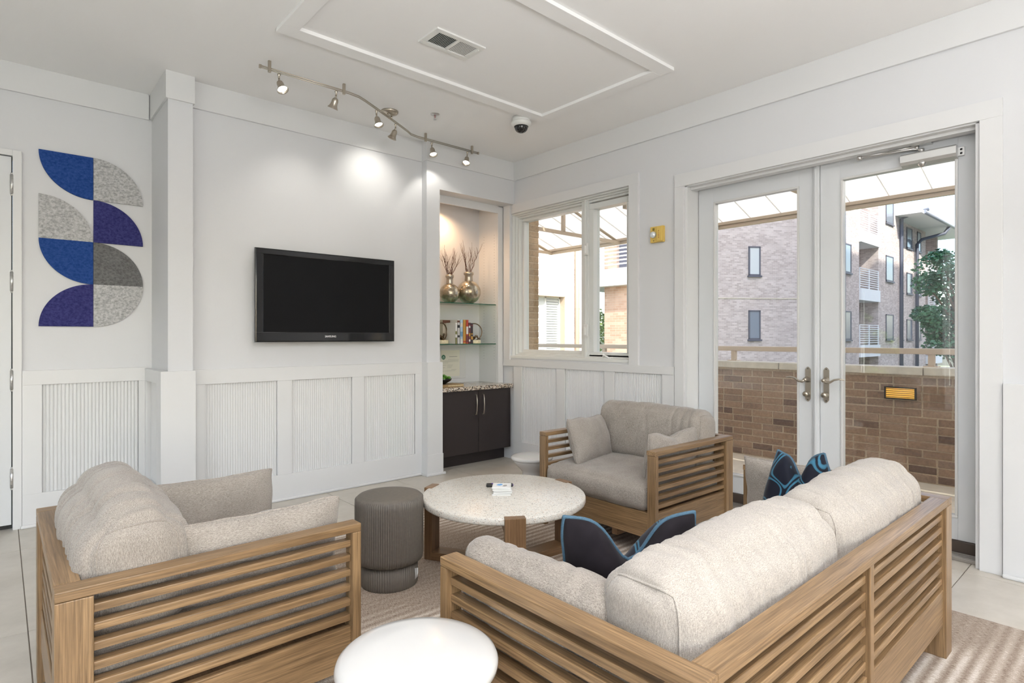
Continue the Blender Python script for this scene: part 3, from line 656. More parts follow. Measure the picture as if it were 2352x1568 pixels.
# railing
rl = empty('balcony_railing', (5.85, 2, 1.0), label='tan painted steel handrail on posts above the stone cap', cat='railing')
MB().box(-.03, .03, -5, 5.1, .105, .155, .006).build('handrail', TANM, rl)
for y in (-.46, 1.286, 3.03, 4.79, 6.5):
    b = MB(); b.box(-.022, .022, y-2-.022, y-2+.022, 0, .105); b.box(-.05, .05, y-2-.05, y-2+.05, 0, .008); b.build('post', TANM, rl)
# awning
aw = empty('awning', (3.95, 0, 3.12), label='white corrugated metal awning on tan steel trusses above the balcony', cat='awning')
sl = math.atan2(3.12-2.478, 1.85); ln = math.hypot(3.12-2.478, 1.85)
pm = MB(); pm.box(0, ln, .002, .305, 0, .006); pm.box(0, ln, 0, .004, -.012, .006); pm = pm.build('panel', CANOPY, aw)
for k in range(-20, 14):
    c = pm if k == -20 else pm.copy()
    if k > -20: COL.objects.link(c)
    c.parent = aw; c.location = (.25, 1.575+.31*k, -.25*math.tan(sl)); c.rotation_euler = (0, sl, 0)
    c.scale = ((ln-.25/math.cos(sl))/ln, 1, 1)
b = MB(); b.box(1.81, 1.89, -4.7, 5.74, -.675, -.645, .004); b.box(1.83, 1.88, -4.7, 5.74, -.71, -.677, .004); b.build('edge_beam', TANM, aw)
for y in (5.69, 4.5, 3.22, 1.95, .70, -.55):
    MB().tube([(.27, y, -.18), (1.85, y, -.70)], .020, 4).build('rafter', TANM, aw)
    MB().box(.26, 1.85, y-.018, y+.018, -.71, -.675).build('tie_bar', TANM, aw)
    MB().box(.80, .835, y-.018, y+.018, -.68, -.36).build('king_post', TANM, aw)

# ---- far buildings
DARKF = mat('dark_bronze_frame', (.10, .10, .13), .5); WHITEB = mat('white_balcony_paint', (.80, .80, .82), .6); PIPE = mat('downpipe_metal', (.11, .12, .16), .5); FPANE = mat('far_window_pane', (.22, .25, .30), .12, spec=.8)
BPANE = mat('blind_white', (.62, .64, .64), .5)
def fwindow(parent, x, z0, z1, w, y=0, m=None, m2=None):
    f = MB(); t = .06
    f.box(x, x+w, y-.03, y+.05, z1-t, z1); f.box(x, x+w, y-.03, y+.05, z0, z0+t); f.box(x, x+t, y-.03, y+.05, z0, z1); f.box(x+w-t, x+w, y-.03, y+.05, z0, z1); f.box(x-.05, x+w+.05, y-.07, y, z0-.07, z0)
    fo = f.build('window', m2 or DARKF, parent)
    MB().box(x+t, x+w-t, y-.012, y+.01, z0+t, z1-t).build('pane', m or FPANE, fo)
    return fo
def frail(parent, x0, x1, z0, z1, y, n=8, m=None, axis='x'):
    b = MB()
    def bx(a0, a1, zz0, zz1, d=.02):
        if axis == 'x': b.box(a0, a1, y-d, y+d, zz0, zz1)
        else: b.box(y-d, y+d, a0, a1, zz0, zz1)
    for k in range(n+1): z = z0+(z1-z0)*k/n; bx(x0, x1, z, z+.035)
    np_ = max(2, round((x1-x0)/1.3)+1)
    for k in range(np_): a = x0+(x1-x0)*k/(np_-1); bx(a-.03, a+.03, z0-.1, z1+.03, .03)
    return b.build('balcony_rail', m or WHITEB, parent)
# A: sunlit block seen through the left pane of the window
bA = empty('apartment_building', (3.5, 10.8, -3.6), label='pale sunlit brick apartment block behind the left window pane', cat='building')
Z = 3.6
a = MB(); a.box(0, 6.95, 0, 5, 0, 14); a.box(8.02, 8.9, 0, 5, 0, 14); a.box(6.95, 8.02, 0, 5, Z+2.36, 14); a.box(6.95, 8.02, 0, 5, 0, Z+.2); a.box(6.95, 8.02, .35, 5, Z+.2, Z+2.36)
a.build('wall', FARBRICK, bA)
MB().box(8.0, 8.02, 0, .35, Z+.2, Z+2.36).box(6.95, 8.02, 0, .35, Z+2.34, Z+2.36).build('window_reveal', TANM, bA)
f = MB()
for x in (6.95, 7.42, 7.97): f.box(x, x+.05, .18, .24, Z+.2, Z+2.36)
f.box(6.95, 8.02, .18, .24, Z+2.30, Z+2.36); f = f.build('window', VINYL, bA)
MB().box(7.0, 7.97, .24, .26, Z+.2, Z+2.3).build('pane', BPANE, f)
b = MB()
for k in range(30): b.box(7.5, 7.95, .20, .225, Z+.3+k*.066, Z+.335+k*.066)
b.build('blind', BPANE, f)
MB().tube([(8.42, -.07, 0), (8.42, -.07, 14)], .06, 8).build('downpipe', TANM, bA)
# C: brick pier and balcony seen through the right pane
bC = empty('apartment_building', (13.0, 10.65, -3.6), label='brick pier carrying a white railed balcony, seen through the right window pane', cat='building')
MB().box(0, 2, -1.45, 0, 0, Z+2.68).build('pier', FARORANGE, bC)
MB().box(-.3, 2.4, -1.45, 1.2, Z+2.68, Z+3.15).build('balcony_slab', WHITEB, bC)
frail(bC, -1.4, 1.1, Z+3.25, Z+4.1, -.25, 8, axis='y'); MB().box(1.9, 2.4, -1.45, 1.6, Z+3.15, 9).build('wall', FARORANGE, bC)
MB().box(1.84, 1.9, .15, .9, Z+3.2, Z+5.2).build('window', DARKF, bC)
# D: wall with two small windows seen through the left glass door
A0 = Vector((20.3, 14.75)); A1 = Vector((27.3, 9.98)); dv = (A1-A0); rz = math.atan2(dv.y, dv.x); LD = dv.length
bD = empty('apartment_building', (A0.x, A0.y, -3.6), rz, label='plain pinkish brick gable wall with two small windows, seen through the left glass door', cat='building')
MB().box(0, LD, 0, .6, 0, 13.5).build('wall', FARBRICK, bD)
MB().box(0, LD, -.02, 0, Z+2.92, Z+2.96).build('string_course', CAP, bD)
def hitD(u):
    dx = .6637*1326+.748*(u-1176); dy = .748*1326-.6637*(u-1176)
    det = dx*(-dv.y)-dy*(-dv.x); t = (A0.x*(-dv.y)-A0.y*(-dv.x))/det
    return ((Vector((dx, dy))*t)-A0).length
sx_ = 4.93
fwindow(bD, sx_, Z+3.93, Z+5.2, .55, -.02, BPANE); fwindow(bD, sx_, Z+1.15, Z+2.42, .55, -.02)
# B: long block with balconies, seen through the right glass door
bB = empty('apartment_building', (27.4, 10.02, -3.6), label='long four-storey brick apartment block with white balconies behind the right glass door', cat='building')
w = MB(); w.box(0, 4.56, 0, 8, 0, 14.5); w.box(4.56, 7.5, 2.4, 8, 0, 14.5); w.box(7.5, 11.15, 0, 8, 0, 14.5); w.box(11.15, 17.8, .25, 8, 0, Z+8.3); w.box(17.8, 20.9, 2.4, 8, 0, Z+8.3); w.box(20.6, 20.9, .25, 2.4, 0, Z+8.3)
w.build('wall', FARBRICK, bB)
for z0, z1 in ((1.12, 2.5), (4.33, 5.72), (7.5, 8.9)): fwindow(bB, 2.5, Z+z0, Z+z1, .9, -.01); fwindow(bB, 8.7, Z+z0, Z+z1, 1.3, -.01)
for z0, z1 in ((1.1, 2.33), (3.88, 5.15), (6.65, 7.9)):
    for x, ww in ((12.3, .45), (13.55, 1.1), (15.8, .8)): fwindow(bB, x, Z+z0, Z+z1, ww, .24)
for z in (.25, 3.1, 6.0):
    MB().box(4.56, 7.5, -.1, 2.4, Z+z, Z+z+.6).build('balcony_slab', WHITEB, bB); frail(bB, 4.6, 7.45, Z+z+.7, Z+z+1.6, 0)
    fwindow(bB, 4.7, Z+z+.6, Z+z+2.6, 1.0, 2.38)
for z in (-.5, 2.4, 5.3):
    MB().box(17.8, 20.9, 0, 2.4, Z+z, Z+z+.5).build('balcony_slab', WHITEB, bB); frail(bB, 17.85, 20.6, Z+z+.6, Z+z+1.5, .1)
MB().box(10.4, 22.3, -1.25, 8, Z+8.1, Z+8.28).build('roof', WHITEB, bB)
MB().tube([(10.9, -1.25, Z+8.2), (22.3, -1.25, Z+8.2)], .11, 8).build('gutter', mat('gutter_metal', (.34, .36, .42), .4, .3), bB)
MB().box(20.0, 21.4, 2, 3.5, Z+8.3, Z+10.0).build('chimney', FARBRICK, bB)
MB().tube([(11.2, -.1, 0), (11.2, -.1, Z+8.0), (11.5, -.6, Z+8.3), (12.0, -1.2, Z+8.5)], .10, 8).build('downpipe', PIPE, bB)
MB().tube([(15.2, .1, 0), (15.2, .1, Z+7.0), (15.4, -.1, Z+7.3), (16.6, -1.0, Z+7.7), (16.8, -1.2, Z+8.1)], .10, 8).build('downpipe', PIPE, bB)
MB().tube([(2.1, -.1, 0), (2.1, -.1, 14)], .12, 8).build('downpipe', PIPE, bB)
# unseen south block, placed and sized to shade the buildings opposite
bS = empty('apartment_building', (6, -15, -3.6), label='unseen tall brick block added to shade the courtyard', cat='building')
MB().box(2, 12.5, 0, 7, 0, 37.0).box(12.5, 50, 0, 7, 0, 27.0).build('wall', FARBRICK, bS)

def tree(name, loc, h, cr, leafm, n, seed, label, lean=0, squash=.8, leaf=.13, blobs=9, clusters=None):
    t = empty(name, loc, label=label, cat='tree'); R = random.Random(seed)
    b = MB(); b.tube([(0, 0, 0), (.05+lean*.3, 0, h*.35), (lean, .05, h*.85)], [.13, .10, .03], 8)
    cs = []
    for x_, y_, z_, s_ in (clusters or ()):
        cs.append((Vector((x_, y_, z_)), s_)); b.tube([(lean*.4, 0, z_*.8), Vector((x_*.6, y_*.6, z_*.93)), (x_, y_, z_)], [.04, .025, .01], 5)
    for k in range(0 if clusters else blobs):
        a = R.uniform(0, 2*PI); r = R.uniform(.25, 1)*cr; z = h*R.uniform(.32, 1.0); s = R.uniform(.35, .6)*cr*(1.15-.5*z/h)
        c = Vector((math.cos(a)*r*(1.1-.7*z/h)+lean*z/h, math.sin(a)*r*(1.1-.7*z/h), z)); cs.append((c, s))
        b.tube([(lean*z/h*.6, 0, z*.75), c], [.035, .012], 5)
    b.build('trunk', BARK, t)
    vs = []; fs = []
    for i in range(n):
        c, s = cs[R.randrange(len(cs))]
        while True:
            p = Vector((R.uniform(-1, 1), R.uniform(-1, 1), R.uniform(-1, 1)))
            if p.length < 1: break
        p = c+Vector((p.x*s, p.y*s, p.z*s*squash*.6))
        d = Vector((R.gauss(0, 1), R.gauss(0, 1), R.gauss(0, .5))).normalized(); e = d.cross(Vector((R.gauss(0, 1), R.gauss(0, 1), R.gauss(0, 1)))).normalized()
        L_ = leaf*R.uniform(.6, 1.2); k = len(vs)
        vs += [p-d*L_*.5, p+e*L_*.3, p+d*L_*.5, p-e*L_*.3]; fs.append((k, k+1, k+2, k+3))
    me = bpy.data.meshes.new('foliage'); me.from_pydata(vs, [], fs)
    link('foliage', me, leafm, t)['kind'] = 'stuff'
    return t
CLUST = [(-.12, .47, 6.83, .55), (.46, .31, 6.61, .5), (-.31, .64, 6.36, .4), (-.04, .04, 6.94, .5), (.2, .35, 6.19, .45), (-.45, .66, 5.5, .35), (-.2, .44, 5.42, .45), (.3, .2, 5.75, .35), (-.22, .5, 5.08, .35), (.1, .2, 4.97, .45), (-.1, .4, 4.63, .4), (.2, .0, 4.52, .5), (.4, .1, 5.28, .4), (0, .4, 7.15, .3)]
tree('street_tree', (20.2, 3.85, -3.6), 6.9, 1.9, LEAFD, 5200, 3, 'dark green leafy tree at the right edge of the right glass door', 0, squash=1.35, leaf=.125, clusters=CLUST)
tree('street_tree', (16.6, 13.3, -3.6), 8.5, 2.6, LEAFY, 7000, 8, 'bright yellow-green tree in the gap behind the right window pane')
tree('garden_shrub', (-6.0, 4.3, -1.2), 3.2, 1.1, LEAFY, 5000, 12, 'sunlit shrub outside the side window, mirrored in the right glass door')
MB().box(-9.5, -9.3, 1, 9, -3, 6).build('trim_4', FARBRICK)['kind'] = 'structure'

# ================================================================== soft furnishings
def lattice(nx, ny, nz):
    """surface lattice of a cube, parameters in [-1,1]"""
    idx = {}; vs = []; fs = []
    def V(i, j, k):
        if (i, j, k) not in idx: idx[(i, j, k)] = len(vs); vs.append((2*i/nx-1, 2*j/ny-1, 2*k/nz-1))
        return idx[(i, j, k)]
    for i in range(nx):
        for j in range(ny):
            fs.append((V(i, j, 0), V(i, j+1, 0), V(i+1, j+1, 0), V(i+1, j, 0))); fs.append((V(i, j, nz), V(i+1, j, nz), V(i+1, j+1, nz), V(i, j+1, nz)))
    for i in range(nx):
        for k in range(nz):
            fs.append((V(i, 0, k), V(i+1, 0, k), V(i+1, 0, k+1), V(i, 0, k+1))); fs.append((V(i, ny, k), V(i, ny, k+1), V(i+1, ny, k+1), V(i+1, ny, k)))
    for j in range(ny):
        for k in range(nz):
            fs.append((V(0, j, k), V(0, j, k+1), V(0, j+1, k+1), V(0, j+1, k))); fs.append((V(nx, j, k), V(nx, j+1, k), V(nx, j+1, k+1), V(nx, j, k+1)))
    return vs, fs
def cushion(name, sx, sy, sz, r, bulge, m, seed=1, wr=.004, wfreq=(7, 2.5, 2.5), top_round=0, sag=0, seam_x=True, loc=(0, 0, 0), rot=(0, 0, 0), tuft=(), folds=0):
    FR = random.Random(seed*13); FO = [(-sx*.46+sx*.92*(k+FR.uniform(.1, .9))/max(1, folds), FR.uniform(-.5, .5), FR.uniform(.007, .016), FR.uniform(.003, .0085), FR.uniform(0, 6)) for k in range(folds)]
    n = lambda s: max(8, min(60, int(s/.02)))
    vs, fs = lattice(int(sx/.0085) if folds else n(sx), n(sy), n(sz)); H = Vector((sx/2, sy/2, sz/2)); out = []
    def f(p, wob=True):
        p = Vector(p)
        p = Vector([math.copysign(abs(c)**.85, c) for c in p])
        q = Vector((p.x*H.x, p.y*H.y, p.z*H.z)); inn = Vector([max(-h+r, min(h-r, c)) for c, h in zip(q, H)]); d = q-inn
        if d.length > 1e-9: q = inn+d.normalized()*min(d.length, r); nn = d.normalized()
        else: nn = Vector((0, 0, 1))
        if top_round:   # round the top into a roll
            k = max(0, p.z); q.y *= 1-top_round*k**3; 
        q.x += p.x*bulge[0]*(1-p.y**2)*(1-p.z**2); q.y += p.y*bulge[1]*(1-p.x**2)**.5*(1-p.z**2); q.z += p.z*bulge[2]*(1-p.x**2)**.4*(1-p.y**2)
        if sag: q.z -= sag*max(0, p.z)*math.cos(p.x*PI*1.0)*-.5
        if wob:
            w = noise.noise(Vector((q.x*wfreq[0]+seed*7.1, q.y*wfreq[1], q.z*wfreq[2]+seed)))*wr*1.2+noise.noise(Vector((q.x*3+seed, q.y*3, q.z*3)))*wr*1.6
            c = noise.noise(Vector((q.x*wfreq[0]*2.2+seed*3.7, q.y*wfreq[1]*1.1, q.z*wfreq[2]*1.1+seed)))
            w += -max(0, 1-abs(c)*6)*wr*1.5
            if folds:
                zz = (q.z/H.z+1)/2; m_ = max(0, min(1, zz*1.5-.15))*(1-p.x**8)
                for fx_, sl_, wd_, dp_, ph_ in FO:
                    dx_ = q.x-fx_-sl_*q.y*.8-.02*math.sin(q.y*14+q.z*9+ph_); k_ = .5+.5*math.sin(q.y*9+q.z*7+ph_)
                    w += m_*dp_*k_*(.55*math.exp(-((dx_-wd_*1.7)/wd_)**2)-math.exp(-(dx_/wd_)**2))
            for tx, ty, tr, td in tuft:
                if p.z > 0: w -= td*math.exp(-(((q.x-tx)**2+(q.y-ty)**2)/tr**2))
            q += nn*w
        return q
    me = bpy.data.meshes.new(name); me.from_pydata([f(v) for v in vs], [], fs)
    o = link(name, me, m, None, loc, rot, smooth=True)
    if seam_x:
        for s in (-1, 1):
            pts = []
            K = 16
            for a, b in ((-1, 0), (0, 1), (1, 0), (0, -1)):
                for k in range(K):
                    e = -1+2*k/K
                    pts.append({(-1, 0): (s, -1, e), (0, 1): (s, e, 1), (1, 0): (s, 1, -e), (0, -1): (s, -e, -1)}[(a, b)])
            MB().tube([f(p) for p in pts], .0032, 6, closed=True).build('piping', m, o)
    return o
def pillow(name, w, h, t, m, seed=1, chop=0, pipe=None, pr=.004, wr=.010, concave=.10, loc=(0, 0, 0), yaw=0, tilt=0, roll=0, bend=0, rc=.07, pull=.12):
    nx, ny = 34, 30; vs = []; fs = []; idx = {}
    def f(u, v, s):
        cr_ = 1-rc*(u*u*v*v)**2.0
        x = w/2*u*(1-concave*(1-v*v)*u*u)*cr_; y = h/2*v*(1-concave*(1-u*u)*v*v)*cr_
        g = max(0, (1-u*u)*(1-v*v)); z = s*t/2*g**.42
        if chop:
            k = math.exp(-(u/.34)**2)*max(0, (v+1)/2)**2.2
            y -= chop*k; x *= 1-pull*max(0, (v+1)/2)**1.5*min(1, chop*8)
            z *= 1-.25*math.exp(-(u/.12)**2)*max(0, v)
            z += math.exp(-(u/.10)**2)*max(0, (v+.4)/1.4)*-.018*s*g**.3
        z += bend*(u*u-.4)
        e = g**.3
        z += s*noise.noise(Vector((x*9+seed*5, y*9, s*3)))*wr*e*1.5
        cr = noise.noise(Vector((x*16+seed*3, y*16, s*2+seed))); z -= s*max(0, 1-abs(cr)*6)*wr*.5*e
        x += noise.noise(Vector((u*2+seed, v*2, 0)))*.008; y += noise.noise(Vector((u*2, v*2+seed, 5)))*.010
        return (x, y, z)
    for s in (1, -1):
        for i in range(nx+1):
            for j in range(ny+1):
                b = i in (0, nx) or j in (0, ny); key = (i, j, 0 if b else s)
                if key in idx: continue
                u = math.sin((2*i/nx-1)*PI/2); v = math.sin((2*j/ny-1)*PI/2)
                idx[key] = len(vs); vs.append(f(u, v, 0 if b else s))
    for s in (1, -1):
        for i in range(nx):
            for j in range(ny):
                K = []
                for a, b in ((i, j), (i+1, j), (i+1, j+1), (i, j+1)):
                    bd = a in (0, nx) or b in (0, ny); K.append(idx[(a, b, 0 if bd else s)])
                fs.append(tuple(K if s > 0 else K[::-1]))
    me = bpy.data.meshes.new(name); me.from_pydata(vs, [], fs); ms = m if isinstance(m, (list, tuple)) else [m]
    o = link(name, me, ms, None, (0, 0, 0), smooth=True)
    if len(ms) > 1:
        half = nx*ny
        for k, p in enumerate(me.polygons): p.material_index = 0 if k < half else 1
    ring = [(-1+2*k/30, -1) for k in range(30)]+[(1, -1+2*k/30) for k in range(30)]+[(1-2*k/30, 1) for k in range(30)]+[(-1, 1-2*k/30) for k in range(30)]
    MB().tube([f(math.sin(a*PI/2), math.sin(b*PI/2), 0) for a, b in ring], pr, 8, closed=True).build('piping', pipe or ms[0], o)
    M = Matrix.Translation(loc) @ Matrix.Rotation(yaw, 4, 'Z') @ Matrix.Rotation(tilt, 4, 'X') @ Matrix.Rotation(PI/2, 4, 'X') @ Matrix.Rotation(roll, 4, 'Z')
    o.matrix_world = M
    return o

def slat_frame(root, Wd, D, mid=False):
    """slatted oak seat frame; faces +Y"""
    a, b = Wd/2, D/2
    def P(name, m, *bx, bev=.003): return MB().box(*bx, bev).build(name, m, root)
    for s in (-1, 1):
        P('corner_post', WZ, s*a, s*(a-.086), -b, -b+.08, 0, .585); P('front_post', WZ, s*a, s*(a-.055), b-.03, b, 0, .585)
        P('arm_rail', WY, s*a, s*(a-.06), -b, b, .586, .612)
        P('side_board', WY, s*(a-.012), s*(a-.036), -b+.08, b-.03, .125, .265)
        sl = P('side_slat', WY, s*(a-.016), s*(a-.050), -b+.08, b-.03, 0, .022)
        for k, z in enumerate((.535, .486, .436, .385, .335, .285)):
            c = sl if k == 0 else sl.copy()
            if k: COL.objects.link(c)
            c.location.z = z
    P('back_rail', WX, -a+.06, a-.06, -b, -b+.058, .586, .612)
    spans = [(-a+.086, -.016), (.016, a-.086)] if mid else [(-a+.086, a-.086)]
    if mid: P('back_stile', WZ, -.016, .016, -b+.002, -b+.06, .125, .586)
    for x0, x1 in spans:
        P('back_board', WX, x0, x1, -b+.010, -b+.034, .125, .265)
        sl = P('back_slat', WX, x0, x1, -b+.014, -b+.052, 0, .022)
        for k, z in enumerate((.535, .486, .436, .385, .335, .285)):
            c = sl if k == 0 else sl.copy()
            if k: COL.objects.link(c)
            c.location.z = z
    P('front_board', WX, -a+.055, a-.055, b-.034, b-.008, .12, .262)
    P('seat_deck', DWX, -a+.05, a-.05, -b+.06, b-.034, .236, .258)
    for s in (-1, 1): P('cross_rail', DWY, s*(a-.30), s*(a-.34), -b+.05, b-.04, .07, .236)

RZ = .006
rug = MB().box(.30, 3.25, -.10, 3.62, 0, .006, .002).build('area_rug', RUG)
tag(rug, 'beige and brown striped woven rug under the seating group', 'rug')
sofa = empty('slatted_sofa', (1.885, .969, RZ), 0, 'two-seat slatted oak sofa nearest the camera, seen from behind', 'sofa')
slat_frame(sofa, 1.87, .83, True)
ch1 = empty('slatted_armchair', (.51, 2.285, RZ), -PI/2, 'slatted oak armchair at the left with its side to the camera', 'armchair', 'slatted oak armchairs')
slat_frame(ch1, .95, .82)
ch2 = empty('slatted_armchair', (3.117, 2.305, RZ), PI/2-.02, 'slatted oak armchair facing the camera beside the glass doors', 'armchair', 'slatted oak armchairs')
slat_frame(ch2, .93, .83)
SEAT = .262+RZ
def put(o, name, label, cat='cushion', group=None): o.name = name; tag(o, label, cat, group); return o
# sofa cushions
put(cushion('seat_cushion', 1.75, .74, .155, .05, (.0, .015, .025), FAB_LIT, 2, .004, (3, 3, 3), loc=(1.885, .995, SEAT+.075), tuft=((-.4, .1, .12, .012), (.45, .1, .12, .012))), 'seat_cushion', 'long brightly lit linen seat cushion of the sofa nearest the camera')
put(cushion('back_cushion', .88, .25, .325, .085, (.0, .016, .022), FAB_LIT, 5, .005, (11, 1.6, 1.6), top_round=.14, folds=15, loc=(1.468, .765, .572+RZ), rot=(.03, 0, .0)), 'back_cushion', 'brightly lit linen back cushion of the sofa, the nearer left one', group='sofa back cushions')
put(cushion('back_cushion', .87, .25, .325, .085, (.0, .016, .022), FAB_LIT, 9, .005, (11, 1.6, 1.6), top_round=.14, folds=15, loc=(2.33, .765, .572+RZ), rot=(.03, 0, .0)), 'back_cushion', 'brightly lit linen back cushion of the sofa, the farther right one', group='sofa back cushions')
G_P = 'grey linen lumbar pillows'
put(cushion('arm_pillow', .54, .115, .25, .045, (.0, .02, .012), FAB, 12, .005, (5, 5, 5), loc=(1.075, 1.11, .525), rot=(.10, 0, PI/2+.03)), 'arm_pillow', 'grey linen boxed pillow leaning on the left arm of the sofa', 'pillow', G_P)
put(pillow('throw_pillow', .50, .30, .14, FAB, 3, loc=(2.665, 1.085, .545), yaw=PI/2, tilt=-.12), 'lumbar_pillow', 'grey linen pillow against the far right arm of the sofa', 'pillow', G_P)
G_B = 'navy and teal velvet pillows on the sofa'
put(pillow('throw_pillow', .43, .43, .17, [VELVET, PATV], 7, chop=.115, rc=.02, pipe=TEAL, pr=.006, loc=(1.330, 1.006, .545), yaw=math.radians(-35), tilt=.10), 'velvet_pillow', 'dark velvet pillow with teal piping, its plain back to the camera, behind the coffee table', 'pillow', G_B)
put(pillow('throw_pillow', .40, .43, .17, [PATV, VELVET], 11, chop=.085, rc=.02, pull=.80, pipe=TEAL, pr=.006, loc=(2.47, .99, .562), yaw=math.radians(-84), tilt=-.18, roll=math.radians(3)), 'velvet_pillow', 'navy velvet pillow with raised teal loop pattern at the far end of the sofa', 'pillow', G_B)
# left armchair
put(cushion('seat_cushion', .83, .77, .155, .05, (0, .015, .03), FAB, 21, .004, (3, 3, 3), loc=(.545, 2.285, SEAT+.075), rot=(0, 0, -PI/2)), 'seat_cushion', 'grey linen seat cushion of the left armchair', group='armchair seat cushions')
put(cushion('back_cushion', .83, .25, .37, .10, (0, .03, .03), FAB, 25, .006, (8, 1.8, 1.8), top_round=.15, sag=.03, folds=11, loc=(.295, 2.285, .585), rot=(.06, 0, -PI/2)), 'back_cushion', 'rumpled grey linen back cushion of the left armchair', group='armchair back cushions')
put(pillow('throw_pillow', .56, .36, .15, FAB, 31, loc=(.645, 2.62, .495), yaw=PI-.0, tilt=.10), 'lumbar_pillow', 'grey linen pillow against the far arm of the left armchair', 'pillow', G_P)
put(pillow('throw_pillow', .56, .36, .15, FAB, 37, loc=(.64, 1.965, .515), yaw=0, tilt=.10), 'lumbar_pillow', 'grey linen pillow against the near arm of the left armchair', 'pillow', G_P)
# right armchair
put(cushion('seat_cushion', .81, .80, .155, .055, (0, .015, .03), FAB, 41, .004, (3, 3, 3), loc=(3.09, 2.305, SEAT+.075), rot=(0, 0, PI/2-.02), tuft=((.05, .08, .10, .018),)), 'seat_cushion', 'grey linen seat cushion of the armchair beside the doors', group='armchair seat cushions')
put(cushion('back_cushion', .86, .21, .38, .075, (0, .025, .02), FAB, 45, .004, (5, 2, 2), folds=4, loc=(3.355, 2.325, .585), rot=(.14, 0, PI/2-.02)), 'back_cushion', 'grey linen back cushion of the armchair beside the doors', group='armchair back cushions')
put(pillow('throw_pillow', .50, .32, .16, FAB, 51, loc=(3.02, 2.60, .555), yaw=PI+.22, tilt=.30, roll=.05), 'lumbar_pillow', 'grey linen pillow at the left side of the armchair beside the doors', 'pillow', G_P)
put(pillow('throw_pillow', .50, .30, .16, FAB, 57, chop=.03, loc=(3.03, 1.97, .545), yaw=-.06, tilt=.10), 'lumbar_pillow', 'grey linen pillow at the right side of the armchair beside the doors', 'pillow', G_P)

# ================================================================== tables and stools
ct = empty('coffee_table', (2.044, 2.370, RZ), 0, 'round white terrazzo coffee table on three brown oak legs', 'table')
b = MB(); b.lathe([(.001, .362), (.432, .362), (.438, .366), (.440, .372), (.440, .390), (.437, .397), (.431, .400), (.001, .400)], 96); b.build('tabletop', TERR, ct)
for deg in (356, 236, 119):
    a = math.radians(deg); lg = MB(); lg.box(.412, .458, -.05, .05, 0, .402, .003).build('leg', DWZ, ct, rot=(0, 0, a))
    MB().box(.03, .412, -.05, .05, 0, .045, .003).build('foot_bar', DWX, ct, rot=(0, 0, a)); MB().box(.03, .412, -.05, .05, .325, .361, .003).build('top_bar', DWX, ct, rot=(0, 0, a))
z0 = .400+RZ
for k in range(5):
    c = MB().box(-.05, .05, -.05, .05, 0, .0075, .0015).build('coaster', WPLAS, None, (2.035+.003*((k*7) % 3-1), 2.375+.003*((k*5) % 3-1), z0+k*.0085), (0, 0, math.radians(-44+3*((k*3) % 4))))
    lab = 'white square coaster with a blue splash print, topmost of the stack' if k == 4 else 'plain white coaster, %s, in the stack on the coffee table' % ('at the very bottom', 'second from the bottom', 'in the middle', 'just under the printed one')[k]
    tag(c, lab, 'coaster', 'coasters stacked on the coffee table')
    if k == 4:
        pr = MB(); pr.box(-.043, .043, -.043, .043, .0075, .0079); pr.build('print_border', SILVERT, c)
        pr = MB(); pr.prism([(-.03, .0), (-.02, .022), (-.005, .03), (.006, .018), (.0, .0), (-.012, -.01)], .0003, 'z', .0079); pr.build('blue_print', mat('blue_print', (.10, .36, .75), .4), c)
        pr = MB(); pr.prism([(.004, -.02), (.012, .004), (.026, .01), (.03, -.012), (.018, -.026)], .0003, 'z', .0079); pr.build('grey_print', mat('grey_print', (.35, .33, .32), .4), c)
rc = empty('remote_control', (2.115, 2.49, z0), math.radians(-40), 'small black remote control lying behind the coasters', 'remote control')
b = MB(); b.box(-.075, .075, -.019, .019, 0, .016, .006); b.build('body', BLACKM, rc)
PUR = mat('purple_key', (.10, .03, .35), .5); KEY = mat('grey_key', (.12, .12, .12), .5)
MB().box(-.045, -.028, -.008, .008, .016, .018, .0008).build('button', PUR, rc)
MB().box(.068, .078, -.005, .005, .004, .012, .001).build('tag', PUR, rc)
for i in range(4):
    for j in range(3): MB().box(-.015+i*.02, -.007+i*.02, -.012+j*.009, -.007+j*.009, .016, .0175, .0006).build('button', KEY, rc)

ot = empty('fluted_stool', (1.484, 2.613, RZ), 0, 'dark taupe ribbed drum stool beside the coffee table', 'stool')
flu = lambda a, r, z: 1+.020*(abs(math.sin(a*48))-.5) if z < .436 else 1
b = MB(); b.lathe([(.001, .118), (.150, .118), (.165, .128), (.169, .16), (.169, .40), (.168, .430), (.163, .4375), (.155, .444), (.12, .448), (.001, .450)], 480, mod=lambda a, r, z: (1+.034*(abs(math.sin(a*48))-.5)) if (.12 < z < .436) else 1)
b.build('body', TAUPE, ot)
b = MB(); b.lathe([(.001, .0), (.138, .0), (.141, .006), (.141, .12), (.001, .12)], 480, mod=lambda a, r, z: 1+.03*(abs(math.sin(a*36))-.5) if r > .1 else 1)
b.build('base', TAUPE, ot)
for k, da in enumerate((-.02, .07, .15)):
    a = math.radians(-57)+da; p0 = Vector((math.cos(a)*.1445, math.sin(a)*.1445, .03)); p1 = p0+Vector((-.006*k*math.sin(a), .006*k*math.cos(a), .055-.006*k))
    MB().tube([p0, (p0+p1)/2+Vector((math.cos(a)*.002, math.sin(a)*.002, 0)), p1], .0022, 6).build('white_stroke', SILVERT, ot)

